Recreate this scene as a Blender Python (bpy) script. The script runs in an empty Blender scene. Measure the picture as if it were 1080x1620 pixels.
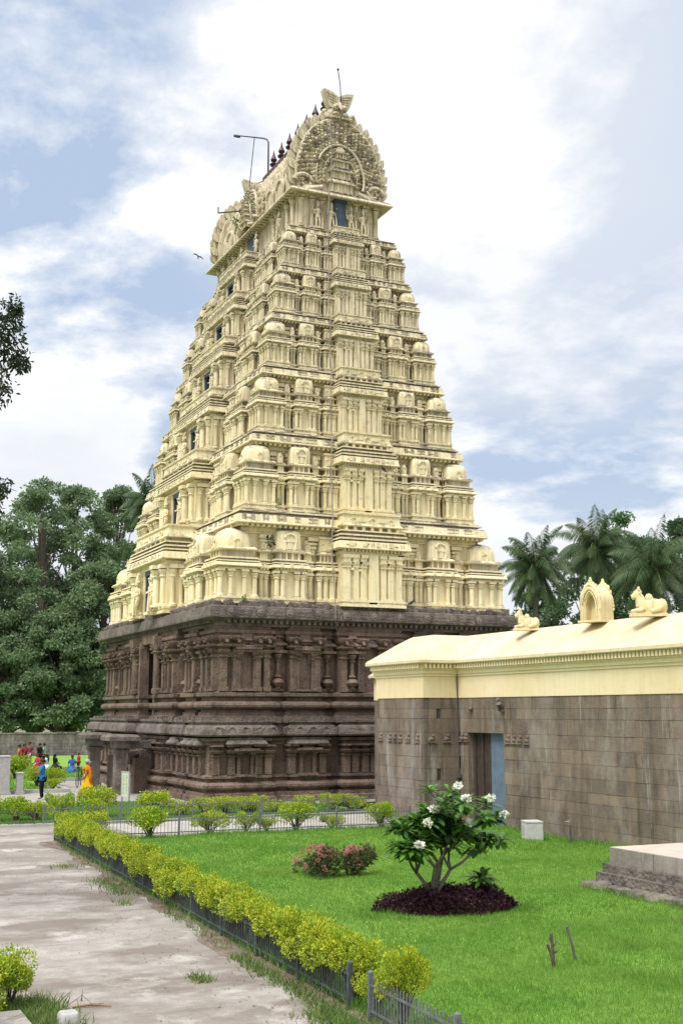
import bpy, math, random
import numpy as np
from mathutils import Vector, Matrix
random.seed(7); RNG = np.random.default_rng(11)
SC = bpy.context.scene
COL = SC.collection
R = math.radians

# ------------------------------------------------------------------ mesh helper
class MB:
    def __init__(s): s.v = []; s.f = []; s.mi = []; s.cur = 0
    def add(s, vs, fs):
        o = len(s.v); s.v.extend([tuple(p) for p in vs]); s.f.extend([tuple(i + o for i in f) for f in fs]); s.mi.extend([s.cur]*len(fs)); return s
    def box(s, x0, x1, y0, y1, z0, z1):
        if x0 > x1: x0, x1 = x1, x0
        if y0 > y1: y0, y1 = y1, y0
        return s.add([(x0,y0,z0),(x1,y0,z0),(x1,y1,z0),(x0,y1,z0),(x0,y0,z1),(x1,y0,z1),(x1,y1,z1),(x0,y1,z1)],
              [(0,3,2,1),(4,5,6,7),(0,1,5,4),(1,2,6,5),(2,3,7,6),(3,0,4,7)])
    def cbox(s, cx, cy, cz, sx, sy, sz, M=None):
        vs = [Vector((x*sx/2, y*sy/2, z*sz/2)) for z in (-1,1) for y in (-1,1) for x in (-1,1)]
        if M is not None: vs = [M @ v for v in vs]
        vs = [(v.x+cx, v.y+cy, v.z+cz) for v in vs]
        return s.add(vs, [(0,2,3,1),(4,5,7,6),(0,1,5,4),(1,3,7,5),(3,2,6,7),(2,0,4,6)])
    def sweep(s, path, prof, cap=False):
        n = len(path); nr = []
        for i in range(n):
            (x0,y0),(x1,y1) = path[i], path[(i+1)%n]
            l = math.hypot(x1-x0, y1-y0) or 1; nr.append(((y1-y0)/l, -(x1-x0)/l))
        off = []
        for i in range(n):
            a, b = nr[i-1], nr[i]; d = 1 + a[0]*b[0] + a[1]*b[1]
            d = max(d, .3); off.append(((a[0]+b[0])/d, (a[1]+b[1])/d))
        vs = [(path[i][0]+off[i][0]*o, path[i][1]+off[i][1]*o, z) for (o, z) in prof for i in range(n)]
        fs = [(j*n+i, j*n+(i+1)%n, (j+1)*n+(i+1)%n, (j+1)*n+i) for j in range(len(prof)-1) for i in range(n)]
        if cap: fs.append(tuple((len(prof)-1)*n+i for i in range(n)))
        return s.add(vs, fs)
    def rings(s, rs, n=20, p=2.0, cx=0, cy=0, caps=(True, True)):
        """rs: (rx, ry, z[, dx, dy]) superellipse rings"""
        vs = []
        for r in rs:
            rx, ry, z = r[:3]; dx, dy = (r[3], r[4]) if len(r) > 3 else (0, 0)
            for i in range(n):
                t = 2*math.pi*(i+.5)/n; c, q = math.cos(t), math.sin(t)
                k = (abs(c)**p + abs(q)**p) ** (-1/p)
                vs.append((cx+dx+rx*c*k, cy+dy+ry*q*k, z))
        m = len(rs)
        fs = [(j*n+i, j*n+(i+1)%n, (j+1)*n+(i+1)%n, (j+1)*n+i) for j in range(m-1) for i in range(n)]
        if caps[0]: fs.append(tuple(reversed(range(n))))
        if caps[1]: fs.append(tuple((m-1)*n+i for i in range(n)))
        return s.add(vs, fs)
    def lathe(s, prof, cx=0, cy=0, n=10, z0=0): return s.rings([(r, r, z+z0) for r, z in prof], n, 2.0, cx, cy)
    def tube(s, pts, rad, n=6):
        pts = [Vector(p) for p in pts]; m = len(pts)
        if not hasattr(rad, '__len__'): rad = [rad]*m
        vs = []
        for i, p in enumerate(pts):
            d = (pts[min(i+1, m-1)] - pts[max(i-1, 0)])
            d = d.normalized() if d.length > 1e-9 else Vector((0,0,1))
            u = d.cross(Vector((0,0,1)) if abs(d.z) < .95 else Vector((1,0,0))).normalized(); w = d.cross(u)
            for k in range(n):
                t = 2*math.pi*k/n; vs.append(p + (u*math.cos(t) + w*math.sin(t))*rad[i])
        fs = [(j*n+i, j*n+(i+1)%n, (j+1)*n+(i+1)%n, (j+1)*n+i) for j in range(m-1) for i in range(n)]
        fs += [tuple(reversed(range(n))), tuple((m-1)*n+i for i in range(n))]
        return s.add(vs, fs)
    def ball(s, c, r, n=10, sx=1, sy=1, sz=1):
        rs = []
        for j in range(n//2+1):
            t = math.pi*j/(n//2); q = max(math.sin(t), .02); rs.append((r*q*sx, r*q*sy, c[2]-r*math.cos(t)*sz))
        return s.rings(rs, n, 2.0, c[0], c[1])
    def prism(s, poly, y0, y1, M=None):
        """poly in XZ extruded along Y"""
        n = len(poly); vs = [Vector((x, y0, z)) for x, z in poly] + [Vector((x, y1, z)) for x, z in poly]
        if M is not None: vs = [M @ v for v in vs]
        return s.add(vs, [tuple(range(n)), tuple(range(2*n-1, n-1, -1))] + [(i, i+n, (i+1)%n+n, (i+1)%n) for i in range(n)])
    def xf(s, M):
        s.v = [tuple(M @ Vector(p)) for p in s.v]; return s
    def join(s, o, M=None):
        return s.add([M @ Vector(p) for p in o.v] if M is not None else o.v, o.f)
    def mesh(s, name, m, smooth=False, auto=None):
        me = bpy.data.meshes.new(name); me.from_pydata([tuple(p) for p in s.v], [], s.f); me.update()
        for q in (m if isinstance(m, (list, tuple)) else [m]):
            if q is not None: me.materials.append(q)
        if any(s.mi): me.polygons.foreach_set('material_index', s.mi)
        if smooth: me.polygons.foreach_set('use_smooth', [True]*len(me.polygons))
        if auto is not None:
            me.polygons.foreach_set('use_smooth', [True]*len(me.polygons)); me.set_sharp_from_angle(angle=R(auto))
        return me
    def build(s, name, m, parent=None, loc=None, smooth=False, auto=None):
        return link(name, s.mesh(name, m, smooth, auto), parent, loc)

def link(name, me, parent=None, loc=None, rz=0, scale=None):
    o = bpy.data.objects.new(name, me); COL.objects.link(o)
    if parent is not None: o.parent = parent
    if loc is not None: o.location = loc
    if rz: o.rotation_euler = (0, 0, rz)
    if scale is not None: o.scale = scale
    return o
def tag(o, label=None, cat=None, group=None, kind=None):
    if label: o['label'] = label
    if cat: o['category'] = cat
    if group: o['group'] = group
    if kind: o['kind'] = kind
    return o
def thing(name, label, cat, loc=(0,0,0), rz=0, group=None):
    return tag(link(name, None, None, loc, rz), label, cat, group)
def dup(o, loc=None, rz=None, label=None, scale=None):
    def cp(x, par):
        c = x.copy(); COL.objects.link(c)
        if par is not None: c.parent = par
        for ch in list(x.children): cp(ch, c)
        return c
    c = cp(o, None)
    if loc is not None: c.location = loc
    if rz is not None: c.rotation_euler = (0, 0, rz)
    if scale is not None: c.scale = scale
    if label: c['label'] = label
    return c
def npmesh(name, V, F, m, attr=None):
    """V (n,3), F (m,k) numpy -> mesh"""
    me = bpy.data.meshes.new(name); k = F.shape[1]
    me.vertices.add(len(V)); me.vertices.foreach_set('co', np.ascontiguousarray(V, np.float32).ravel())
    me.loops.add(F.size); me.loops.foreach_set('vertex_index', np.ascontiguousarray(F, np.int32).ravel())
    me.polygons.add(len(F)); me.polygons.foreach_set('loop_start', np.arange(0, F.size, k, dtype=np.int32))
    me.polygons.foreach_set('loop_total', np.full(len(F), k, np.int32))
    me.update(calc_edges=True); me.validate()
    me.materials.append(m); return me
def rect(hx, hy, cx=0, cy=0): return [(cx+hx, cy-hy), (cx+hx, cy+hy), (cx-hx, cy+hy), (cx-hx, cy-hy)]

# ------------------------------------------------------------------ materials
def nt(name):
    m = bpy.data.materials.new(name); m.use_nodes = True; t = m.node_tree
    b = t.nodes['Principled BSDF']; return m, t, b
def N(t, typ, **kw):
    n = t.nodes.new(typ)
    for k, v in kw.items():
        if k.startswith('i_'): n.inputs[k[2:].replace('_', ' ')].default_value = v
        else: setattr(n, k, v)
    return n
def ramp(t, fac, stops, interp='LINEAR'):
    n = t.nodes.new('ShaderNodeValToRGB'); cr = n.color_ramp; cr.interpolation = interp
    while len(cr.elements) < len(stops): cr.elements.new(.5)
    for e, (p, c) in zip(cr.elements, stops):
        e.position = p; e.color = (c, c, c, 1) if not hasattr(c, '__len__') else (*c, 1)
    t.links.new(fac, n.inputs[0]); return n.outputs[0]
def noise(t, co, scale, detail=5, rough=.6, stretch=None, lo=None):
    if stretch is not None:
        mp = t.nodes.new('ShaderNodeMapping'); mp.inputs['Scale'].default_value = stretch
        t.links.new(co, mp.inputs[0]); co = mp.outputs[0]
    n = t.nodes.new('ShaderNodeTexNoise'); n.inputs['Scale'].default_value = scale
    n.inputs['Detail'].default_value = detail; n.inputs['Roughness'].default_value = rough
    t.links.new(co, n.inputs['Vector']); return n.outputs[0]
def mix(t, fac, a, b, mode='MIX'):
    n = t.nodes.new('ShaderNodeMix'); n.data_type = 'RGBA'; n.blend_type = mode
    for s, v in ((0, fac), (6, a), (7, b)):
        if hasattr(v, 'is_linked'): t.links.new(v, n.inputs[s])
        elif s == 0: n.inputs[0].default_value = v
        else: n.inputs[s].default_value = (*v, 1)
    return n.outputs[2]
def math_(t, op, a, b=None, c=None, clamp=False):
    n = t.nodes.new('ShaderNodeMath'); n.operation = op; n.use_clamp = clamp
    for i, v in enumerate((a, b, c)):
        if v is None: continue
        if hasattr(v, 'is_linked'): t.links.new(v, n.inputs[i])
        else: n.inputs[i].default_value = v
    return n.outputs[0]
def bump(t, b, h, strength=.3, dist=.02):
    n = t.nodes.new('ShaderNodeBump'); n.inputs['Strength'].default_value = strength; n.inputs['Distance'].default_value = dist
    t.links.new(h, n.inputs['Height']); t.links.new(n.outputs[0], b.inputs['Normal'])
def wpos(t): return t.nodes.new('ShaderNodeNewGeometry').outputs['Position']
def sep(t, v):
    n = t.nodes.new('ShaderNodeSeparateXYZ'); t.links.new(v, n.inputs[0]); return n.outputs
def setc(t, b, c, rough=.8, spec=.25):
    if hasattr(c, 'is_linked'): t.links.new(c, b.inputs['Base Color'])
    else: b.inputs['Base Color'].default_value = (*c, 1)
    b.inputs['Roughness'].default_value = rough; b.inputs['Specular IOR Level'].default_value = spec
def simple(name, c1, c2=None, scale=8, rough=.7, spec=.25, bmp=0, metal=0):
    m, t, b = nt(name)
    c2 = c2 or tuple(x*.75 for x in c1)
    n = noise(t, wpos(t), scale); setc(t, b, mix(t, ramp(t, n, [(.35, 0), (.65, 1)]), c1, c2), rough, spec)
    if bmp: bump(t, b, n, bmp)
    b.inputs['Metallic'].default_value = metal
    return m

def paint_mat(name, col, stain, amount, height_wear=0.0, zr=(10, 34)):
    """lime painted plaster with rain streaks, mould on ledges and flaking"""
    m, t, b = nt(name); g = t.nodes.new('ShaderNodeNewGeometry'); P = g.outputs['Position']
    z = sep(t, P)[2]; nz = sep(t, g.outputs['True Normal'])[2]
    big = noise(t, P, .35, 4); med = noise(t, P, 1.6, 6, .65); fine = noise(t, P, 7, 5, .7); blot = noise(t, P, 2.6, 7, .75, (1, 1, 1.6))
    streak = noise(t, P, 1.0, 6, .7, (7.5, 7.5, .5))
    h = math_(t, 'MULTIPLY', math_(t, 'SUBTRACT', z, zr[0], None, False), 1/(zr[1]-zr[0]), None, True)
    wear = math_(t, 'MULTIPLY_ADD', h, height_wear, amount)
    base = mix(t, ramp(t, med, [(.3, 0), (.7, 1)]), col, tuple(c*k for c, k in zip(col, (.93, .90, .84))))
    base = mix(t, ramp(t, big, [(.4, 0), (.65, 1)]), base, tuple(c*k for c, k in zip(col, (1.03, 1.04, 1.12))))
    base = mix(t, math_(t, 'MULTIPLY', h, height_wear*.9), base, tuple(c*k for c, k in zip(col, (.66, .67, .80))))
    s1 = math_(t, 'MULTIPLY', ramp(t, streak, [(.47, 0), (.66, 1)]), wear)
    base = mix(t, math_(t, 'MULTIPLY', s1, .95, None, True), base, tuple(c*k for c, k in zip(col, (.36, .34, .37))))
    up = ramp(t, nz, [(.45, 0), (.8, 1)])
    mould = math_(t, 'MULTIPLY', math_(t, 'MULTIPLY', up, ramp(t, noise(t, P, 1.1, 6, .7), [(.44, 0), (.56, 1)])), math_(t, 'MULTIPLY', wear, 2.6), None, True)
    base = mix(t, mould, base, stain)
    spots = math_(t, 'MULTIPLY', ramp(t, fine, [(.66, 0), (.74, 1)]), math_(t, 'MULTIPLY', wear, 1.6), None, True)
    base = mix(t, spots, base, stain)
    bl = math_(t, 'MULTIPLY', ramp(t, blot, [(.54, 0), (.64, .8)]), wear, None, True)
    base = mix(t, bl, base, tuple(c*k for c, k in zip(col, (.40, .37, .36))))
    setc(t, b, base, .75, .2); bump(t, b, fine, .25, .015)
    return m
CREAM = (.84, .735, .45)
M_YELC = paint_mat('painted_plaster', CREAM, (.15, .13, .12), .36, 1.0)
M_YELD = paint_mat('mould_shade_plaster', (.50, .43, .29), (.085, .075, .07), .9, 1.0)  # mould, plus the shade of ledges and recesses put into the darker base
M_YEL = [M_YELC, M_YELD]
M_WALLY = paint_mat('wall_plaster', (.77, .645, .395), (.42, .36, .22), .12, 0)
M_COPE = paint_mat('coping_plaster', (.70, .595, .385), (.40, .32, .23), .20, 0)
M_STATW = paint_mat('statue_plaster', (.74, .625, .36), (.30, .22, .13), .30, 0)

def stone_mat(name, c1, c2, c3, course=None, light=(.25, .23, .21), carve=False, isl=False):
    m, t, b = nt(name); P = wpos(t); x, y, z = sep(t, P)[:3]
    big = noise(t, P, .55, 5, .65); med = noise(t, P, 2.2, 6, .7); fine = noise(t, P, 14, 6, .75)
    streak = noise(t, P, 1.0, 6, .7, (2.2, 2.2, .25))
    base = mix(t, ramp(t, big, [(.36, 0), (.62, 1)]), c1, c2)
    base = mix(t, ramp(t, med, [(.42, 0), (.62, .8)]), base, c3)
    base = mix(t, ramp(t, streak, [(.5, 0), (.68, .75)]), base, tuple(k*.42 for k in c1))
    base = mix(t, ramp(t, noise(t, P, 3.5, 7, .75, (1, 1, .5)), [(.60, 0), (.74, .55)]), base, light)
    hgt = fine
    if carve:
        vo = t.nodes.new('ShaderNodeTexVoronoi'); vo.inputs['Scale'].default_value = 13; t.links.new(P, vo.inputs['Vector'])
        hgt = math_(t, 'ADD', math_(t, 'MULTIPLY', fine, .6), math_(t, 'MULTIPLY', vo.outputs[0], .9))
    if isl:
        rn = t.nodes.new('ShaderNodeNewGeometry').outputs['Random Per Island']
        base = mix(t, .85, base, ramp(t, rn, [(0, (.74, .72, .73)), (.3, (.88, .86, .85)), (.6, (.97, .95, .92)), (.85, (1.06, 1.01, .95)), (1, (1.14, 1.1, 1.05))]), 'MULTIPLY')
        base = mix(t, ramp(t, noise(t, P, 1.0, 6, .7, (1.6, 1.6, .16)), [(.53, 0), (.66, .65)]), base, (.085, .075, .072))
        base = mix(t, ramp(t, noise(t, P, 1.0, 5, .7, (.5, .5, .3)), [(.50, 0), (.64, .5)]), base, (.36, .325, .29))
        base = mix(t, ramp(t, noise(t, P, 1.0, 6, .75, (3.2, 3.2, .22)), [(.56, 0), (.66, .5)]), base, (.44, .41, .38))
    if course:
        cw, ch = course
        cmb = t.nodes.new('ShaderNodeCombineXYZ'); t.links.new(math_(t, 'ADD', x, math_(t, 'MULTIPLY', y, 1.0)), cmb.inputs[0]); t.links.new(z, cmb.inputs[1])
        wob = mix(t, .07, cmb.outputs[0], noise_col(t, P, .9))
        br = t.nodes.new('ShaderNodeTexBrick'); br.offset = .37; br.offset_frequency = 2; br.squash = 1.5; br.squash_frequency = 3
        t.links.new(wob, br.inputs['Vector'])
        br.inputs['Scale'].default_value = 1; br.inputs['Brick Width'].default_value = cw; br.inputs['Row Height'].default_value = ch
        br.inputs['Mortar Size'].default_value = .012; br.inputs['Mortar Smooth'].default_value = .5; br.inputs['Bias'].default_value = -.1
        br.inputs['Color1'].default_value = (.76, .75, .76, 1); br.inputs['Color2'].default_value = (1.14, 1.10, 1.03, 1); br.inputs['Mortar'].default_value = (.50, .47, .45, 1)
        base = mix(t, .75, base, br.outputs[0], 'MULTIPLY')
        base = mix(t, ramp(t, noise(t, P, 1.0, 6, .7, (1.6, 1.6, .16)), [(.52, 0), (.66, .6)]), base, (.085, .075, .072))
        base = mix(t, ramp(t, noise(t, P, 1.0, 5, .7, (.5, .5, .3)), [(.50, 0), (.64, .55)]), base, (.38, .345, .31))
        base = mix(t, ramp(t, noise(t, P, 1.0, 6, .75, (3.2, 3.2, .22)), [(.56, 0), (.66, .5)]), base, (.44, .41, .38))
        hgt = math_(t, 'SUBTRACT', math_(t, 'MULTIPLY', fine, .5), math_(t, 'MULTIPLY', br.outputs[1], 1.1))
    setc(t, b, base, .85, .2); bump(t, b, hgt, 1.0 if carve else .7, .032 if carve else .03)
    return m
def noise_col(t, co, scale):
    n = t.nodes.new('ShaderNodeTexNoise'); n.inputs['Scale'].default_value = scale; n.inputs['Detail'].default_value = 2
    t.links.new(co, n.inputs['Vector']); return n.outputs[1]
M_STONE = stone_mat('carved_granite', (.15, .106, .082), (.26, .183, .138), (.084, .064, .055), carve=True)
M_CORN = stone_mat('weathered_granite', (.15, .125, .108), (.24, .20, .17), (.08, .068, .062), carve=True)
M_WALLS = stone_mat('granite_blocks', (.195, .150, .115), (.26, .203, .155), (.135, .110, .094), isl=True)
M_PLAT = stone_mat('platform_granite', (.27, .24, .215), (.32, .285, .25), (.2, .18, .165), isl=True)
M_PLATT = simple('platform_top', (.50, .42, .35), (.40, .34, .29), 3, .85, .2, .2)
M_BLUE = simple('blue_paint', (.085, .115, .155), (.05, .07, .095), 3, .6)
M_DARK = simple('dark_interior', (.02, .018, .017), (.012, .011, .01), 2, .9)  # near-black: the unlit depth behind the openings is put into the colour
M_DOORB = simple('blue_reveal', (.13, .18, .24), (.10, .14, .195), 4, .8)
M_FIN = simple('maroon_metal', (.06, .018, .02), (.035, .012, .015), 6, .45, .4)
M_BLACK = simple('dark_metal', (.03, .033, .04), (.02, .022, .028), 6, .5, .4)
M_FENCE = simple('painted_iron', (.085, .10, .105), (.04, .048, .05), 9, .6, .4)
M_FENCEB = simple('grey_iron', (.15, .165, .17), (.095, .105, .11), 9, .6, .4)
M_CONC = simple('pale_concrete', (.52, .52, .50), (.42, .42, .41), 5, .85, .2, .3)
M_KERB = simple('kerb_concrete', (.42, .41, .38), (.33, .32, .30), 3, .85, .2, .3)
M_POST = simple('grey_granite_post', (.40, .39, .38), (.32, .31, .30), 9, .8, .2, .3)
M_WIRE = simple('grey_cable', (.10, .10, .11), None, 5, .7)
M_CABLE = simple('pale_cable', (.33, .30, .25), (.16, .15, .14), 1.2, .7)
M_GARDW = stone_mat('rubble_wall', (.17, .155, .14), (.23, .21, .19), (.12, .11, .10), (.5, .25))

def leaf_mat(name, c1, c2, c3=None, scale=.8, trans=.35, rough=.5):
    m, t, b = nt(name); g = t.nodes.new('ShaderNodeNewGeometry')
    rnd = g.outputs['Random Per Island']; n = noise(t, g.outputs['Position'], scale, 4)
    c = mix(t, ramp(t, n, [(.38, 0), (.62, 1)]), c1, c2)
    c = mix(t, ramp(t, rnd, [(.25, 0), (1, .85)]), c, c3 or tuple(x*.55 for x in c1))
    setc(t, b, c, rough, .3)
    tr = t.nodes.new('ShaderNodeBsdfTranslucent'); t.links.new(c, tr.inputs[0])
    mx = t.nodes.new('ShaderNodeMixShader'); mx.inputs[0].default_value = trans
    t.links.new(b.outputs[0], mx.inputs[1]); t.links.new(tr.outputs[0], mx.inputs[2])
    t.links.new(mx.outputs[0], t.nodes['Material Output'].inputs[0])
    return m
L_TREE = leaf_mat('tree_leaves', (.15, .225, .105), (.11, .175, .08), (.21, .29, .15), .25, .35)
L_TREE2 = leaf_mat('bright_tree_leaves', (.11, .24, .07), (.08, .18, .05), (.06, .13, .04), .3, .35)
L_NEAR = leaf_mat('dark_leaves', (.03, .05, .022), (.022, .038, .018), (.045, .065, .03), 1.2, .25)
L_DEEP = leaf_mat('deep_green_leaves', (.065, .12, .045), (.045, .09, .035), (.09, .15, .06), .25, .3)
L_PALM = leaf_mat('palm_leaflets', (.042, .085, .032), (.058, .11, .04), (.10, .16, .06), .5, .3)
L_GOLD = leaf_mat('golden_leaves', (.54, .55, .03), (.31, .42, .022), (.09, .19, .012), 3.2, .2)
L_LIME = leaf_mat('lime_leaves', (.46, .50, .03), (.25, .40, .025), (.10, .22, .015), 2.2, .2)
L_PLUM = leaf_mat('frangipani_leaves', (.06, .15, .026), (.14, .30, .04), (.04, .105, .03), 2.5, .25, .35)
L_IXO = leaf_mat('ixora_leaves', (.05, .10, .025), (.08, .13, .03), (.10, .07, .035), 3, .3)
L_PURP = leaf_mat('purple_leaves', (.042, .012, .022), (.028, .009, .017), (.066, .018, .032), 3, .2)
L_WEED = leaf_mat('weed_leaves', (.13, .22, .04), (.18, .23, .06), (.07, .13, .03), 1.5, .3)
M_WHITE = leaf_mat('white_petals', (.85, .85, .80), (.80, .80, .74), (.85, .82, .65), 3, .3)
M_PINK = leaf_mat('pink_petals', (.52, .15, .17), (.62, .33, .30), (.36, .06, .08), 3, .25)
M_BARK = simple('bark', (.13, .10, .08), (.08, .062, .05), 6, .9, .15, .5)
M_GBARK = simple('grey_bark', (.17, .15, .12), (.11, .10, .08), 7, .85, .2, .4)
# ================================================================== GOPURAM
TZ = [(7.83, 7.83, 9.97), (12.09, 6.48, 9.46), (15.99, 5.60, 8.79), (19.41, 4.90, 8.21), (22.34, 4.26, 7.69), (24.96, 3.66, 7.21), (27.33, 3.05, 6.74)]
gop = thing('gopuram', 'towering cream-yellow temple gateway tower on a dark carved stone base', 'temple tower')
PI = math.pi

def arch_pts(w, h, n=10):
    """horseshoe arch outline in XZ, base at z=0"""
    r = w/2; pts = []
    for i in range(n+1):
        t = PI*(-.12 + 1.24*i/n); pts.append((r*math.cos(t)*1.0, h - r + r*math.sin(t)))
    return [(r*.8, 0)] + pts + [(-r*.8, 0)]
def nasi(m, x, y, z, w, h, th=.05, dep=.08):
    """horseshoe window: raised frame tube with a recessed panel, facing -Y"""
    ap = arch_pts(w, h)
    m.tube([(x+px, y, z+pz) for px, pz in ap], th, 5)
    m.prism([(x+px*.8, z+pz*.92) for px, pz in ap], y+.01, y+dep)
    m.box(x-w*.18, x+w*.18, y-.025, y+.02, z+h*.05, z+h*.55)
def column(m, x, y, z0, z1, r=.075, n=8):
    h = z1-z0
    m.lathe([(r*1.5, 0), (r*1.5, .06*h), (r, .09*h), (r*.95, .68*h), (r*1.35, .72*h), (r*1.05, .75*h), (r*1.5, .83*h), (r*1.7, .88*h), (r*.9, .90*h)], x, y, n, z0)
    m.box(x-r*1.55, x+r*1.55, y-r*1.55, y+r*1.55, z0+.905*h, z1)

def aedicule(w, d, roof, cols, both=True, nas=None):
    m = MB(); hx, hy = w/2, d/2; ov = .17 if w > .8 else .10; cr = .106 if w > .8 else .086; bi = .17 if w > .8 else .13
    m.sweep(rect(hx, hy), [(.07, 0), (.07, .09), (.0, .12), (.0, .17), (.06, .21), (.06, .29), (-.2, .29)], True)
    m.box(-hx+bi, hx-bi, -hy+bi, hy-bi, .28, 1.50)
    for x in cols: column(m, x*(hx-.02), -hy+.09, .29, 1.42, cr)
    if both:
        for sx in (-1, 1):
            ys = cols if roof == 'kuta' else [-.8, 0]
            for y in ys: column(m, sx*(hx-.09), y*hy, .29, 1.42, cr)
    m.box(-hx-.01, hx+.01, -hy-.01, hy+.01, 1.42, 1.49)
    nd = max(3, int(w/.15))
    for i in range(nd): m.box(-hx+w*(i+.25)/nd, -hx+w*(i+.75)/nd, -hy-.09, -hy, 1.47, 1.535)
    m.sweep(rect(hx, hy), [(-.05, 1.485), (.02, 1.54), (ov*.92, 1.525), (ov, 1.55), (ov*.92, 1.61), (ov*.74, 1.67)])
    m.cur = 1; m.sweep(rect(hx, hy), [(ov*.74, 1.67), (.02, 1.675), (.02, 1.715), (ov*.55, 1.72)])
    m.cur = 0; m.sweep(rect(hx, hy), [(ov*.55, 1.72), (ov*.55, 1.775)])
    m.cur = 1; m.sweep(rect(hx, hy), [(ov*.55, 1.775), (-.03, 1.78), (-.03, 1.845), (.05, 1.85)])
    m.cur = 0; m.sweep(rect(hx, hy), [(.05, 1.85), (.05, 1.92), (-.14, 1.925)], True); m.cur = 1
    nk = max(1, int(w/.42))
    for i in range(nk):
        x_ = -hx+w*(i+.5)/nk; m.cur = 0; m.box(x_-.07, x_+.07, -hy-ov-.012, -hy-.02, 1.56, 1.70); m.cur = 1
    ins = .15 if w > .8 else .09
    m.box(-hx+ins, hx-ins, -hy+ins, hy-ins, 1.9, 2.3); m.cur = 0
    for x in (-.62, -.2, .2, .62): m.box(x*hx-.04, x*hx+.04, -hy+ins-.05, -hy+ins, 1.92, 2.24)
    m.sweep(rect(hx-ins, hy-ins), [(-.02, 2.2), (.14, 2.22), (.16, 2.27), (.06, 2.36), (-.1, 2.37)], True)
    rx, ry = hx-ins*.75, hy-ins*.75
    zb = 2.33
    if roof == 'kuta':
        prof = [(.98, 0), (1.0, .05), (.97, .22), (.965, .4), (.90, .58), (.74, .73), (.46, .84), (.18, .885), (.02, .89)]
        m.rings([(rx*q, ry*q, zb+z) for q, z in prof], 28, 3.4)
        for a in range(4):
            s2 = MB(); nasi(s2, 0, -ry*1.0, zb+.0, .27, .36, .04); m.join(s2, Matrix.Rotation(a*PI/2, 4, 'Z'))
        m.lathe([(.12, 0), (.05, .05), (.09, .1), (.01, .2)], 0, 0, 8, zb+.88)
    elif roof == 'shala':
        prof = [(1.0, 0), (1.0, .3), (.99, .5), (.95, .68), (.86, .80), (.70, .86), (.02, .88)]
        m.rings([(rx*(1-(1-q)*.6), ry*q, zb+z) for q, z in prof], 32, 6)
        nasi(m, 0, -ry-.05, zb+.0, w*.40, .70, .06, .15)
        m.box(-w*.16, w*.16, -ry-.09, -ry, zb+.33, zb+.42)
    elif roof == 'slim':
        prof = [(1.0, 0), (1.02, .2), (.98, .38), (.8, .52), (.45, .60), (.02, .62)]
        m.rings([(rx*q, ry*q, zb+z) for q, z in prof], 16, 4)
        nasi(m, 0, -ry-.03, zb+.02, w*.42, .36, .035)
    else:
        m.sweep(rect(rx, ry), [(-.0, 2.3), (.0, 2.9), (.06, 2.92), (.06, 3.0), (-.05, 3.02)], True)
        for x in (-.5, .5): nasi(m, x*rx, -ry-.03, zb+.05, .22, .34, .035)
        m.box(-.12, .12, -ry-.05, -ry, zb+.1, zb+.4)
    return m
def statue():
    """four armed guardian figure with a tall crown, facing -Y, about 2 m"""
    m = MB()
    m.box(-.36, .36, -.3, .3, 0, .14)
    m.tube([(-.13, -.02, .12), (-.15, -.06, .5), (-.11, 0, .92)], [.07, .085, .125], 8)
    m.tube([(.14, -.1, .12), (.17, -.1, .5), (.11, 0, .92)], [.07, .085, .125], 8)
    for sx in (-.13, .14): m.ball((sx, -.12, .15), .08, 8, .8, 1.5, .6)
    m.rings([(.2, .15, .84), (.21, .16, .95), (.16, .12, 1.1), (.2, .14, 1.3), (.24, .14, 1.42), (.12, .1, 1.5), (.07, .07, 1.54)], 12)
    m.ball((0, -.02, 1.66), .115, 10, .9, 1, 1.15)
    m.lathe([(.13, 0), (.135, .05), (.11, .1), (.12, .14), (.08, .24), (.085, .28), (.03, .38), (.01, .42)], 0, 0, 10, 1.72)
    for sx in (-1, 1):
        m.tube([(sx*.22, 0, 1.4), (sx*.37, .02, 1.18), (sx*.30, -.22, 1.02)], [.06, .05, .04], 7)
        m.tube([(sx*.22, .03, 1.42), (sx*.42, .05, 1.34), (sx*.44, -.04, 1.66)], [.055, .045, .035], 7)
        m.ball((sx*.44, -.04, 1.72), .06, 7)
    m.tube([(.30, -.24, 1.02), (.33, -.27, .55), (.33, -.27, .14)], [.03, .05, .075], 7)
    m.tube([(-.12, -.14, 1.32), (.0, -.17, 1.05), (.16, -.15, .95)], .025, 5)
    return m
KUTA = aedicule(1.74, 1.74, 'kuta', (-.9, -.36, .36, .9)).mesh('corner_shrine', M_YEL, auto=35)
SHALA = aedicule(1.40, 1.05, 'shala', (-.9, -.5, .5, .9)).mesh('vault_shrine', M_YEL, auto=35)
SLIM = aedicule(.44, .7, 'slim', (-.62, .62), True).mesh('slim_shrine', M_YEL, auto=35)
PANEL = aedicule(.86, .8, 'flat', (-.82, -.1, .6), True).mesh('flat_shrine', M_YEL, auto=35)
STAT = statue().mesh('guardian_statue', M_YEL, auto=60)

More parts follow.
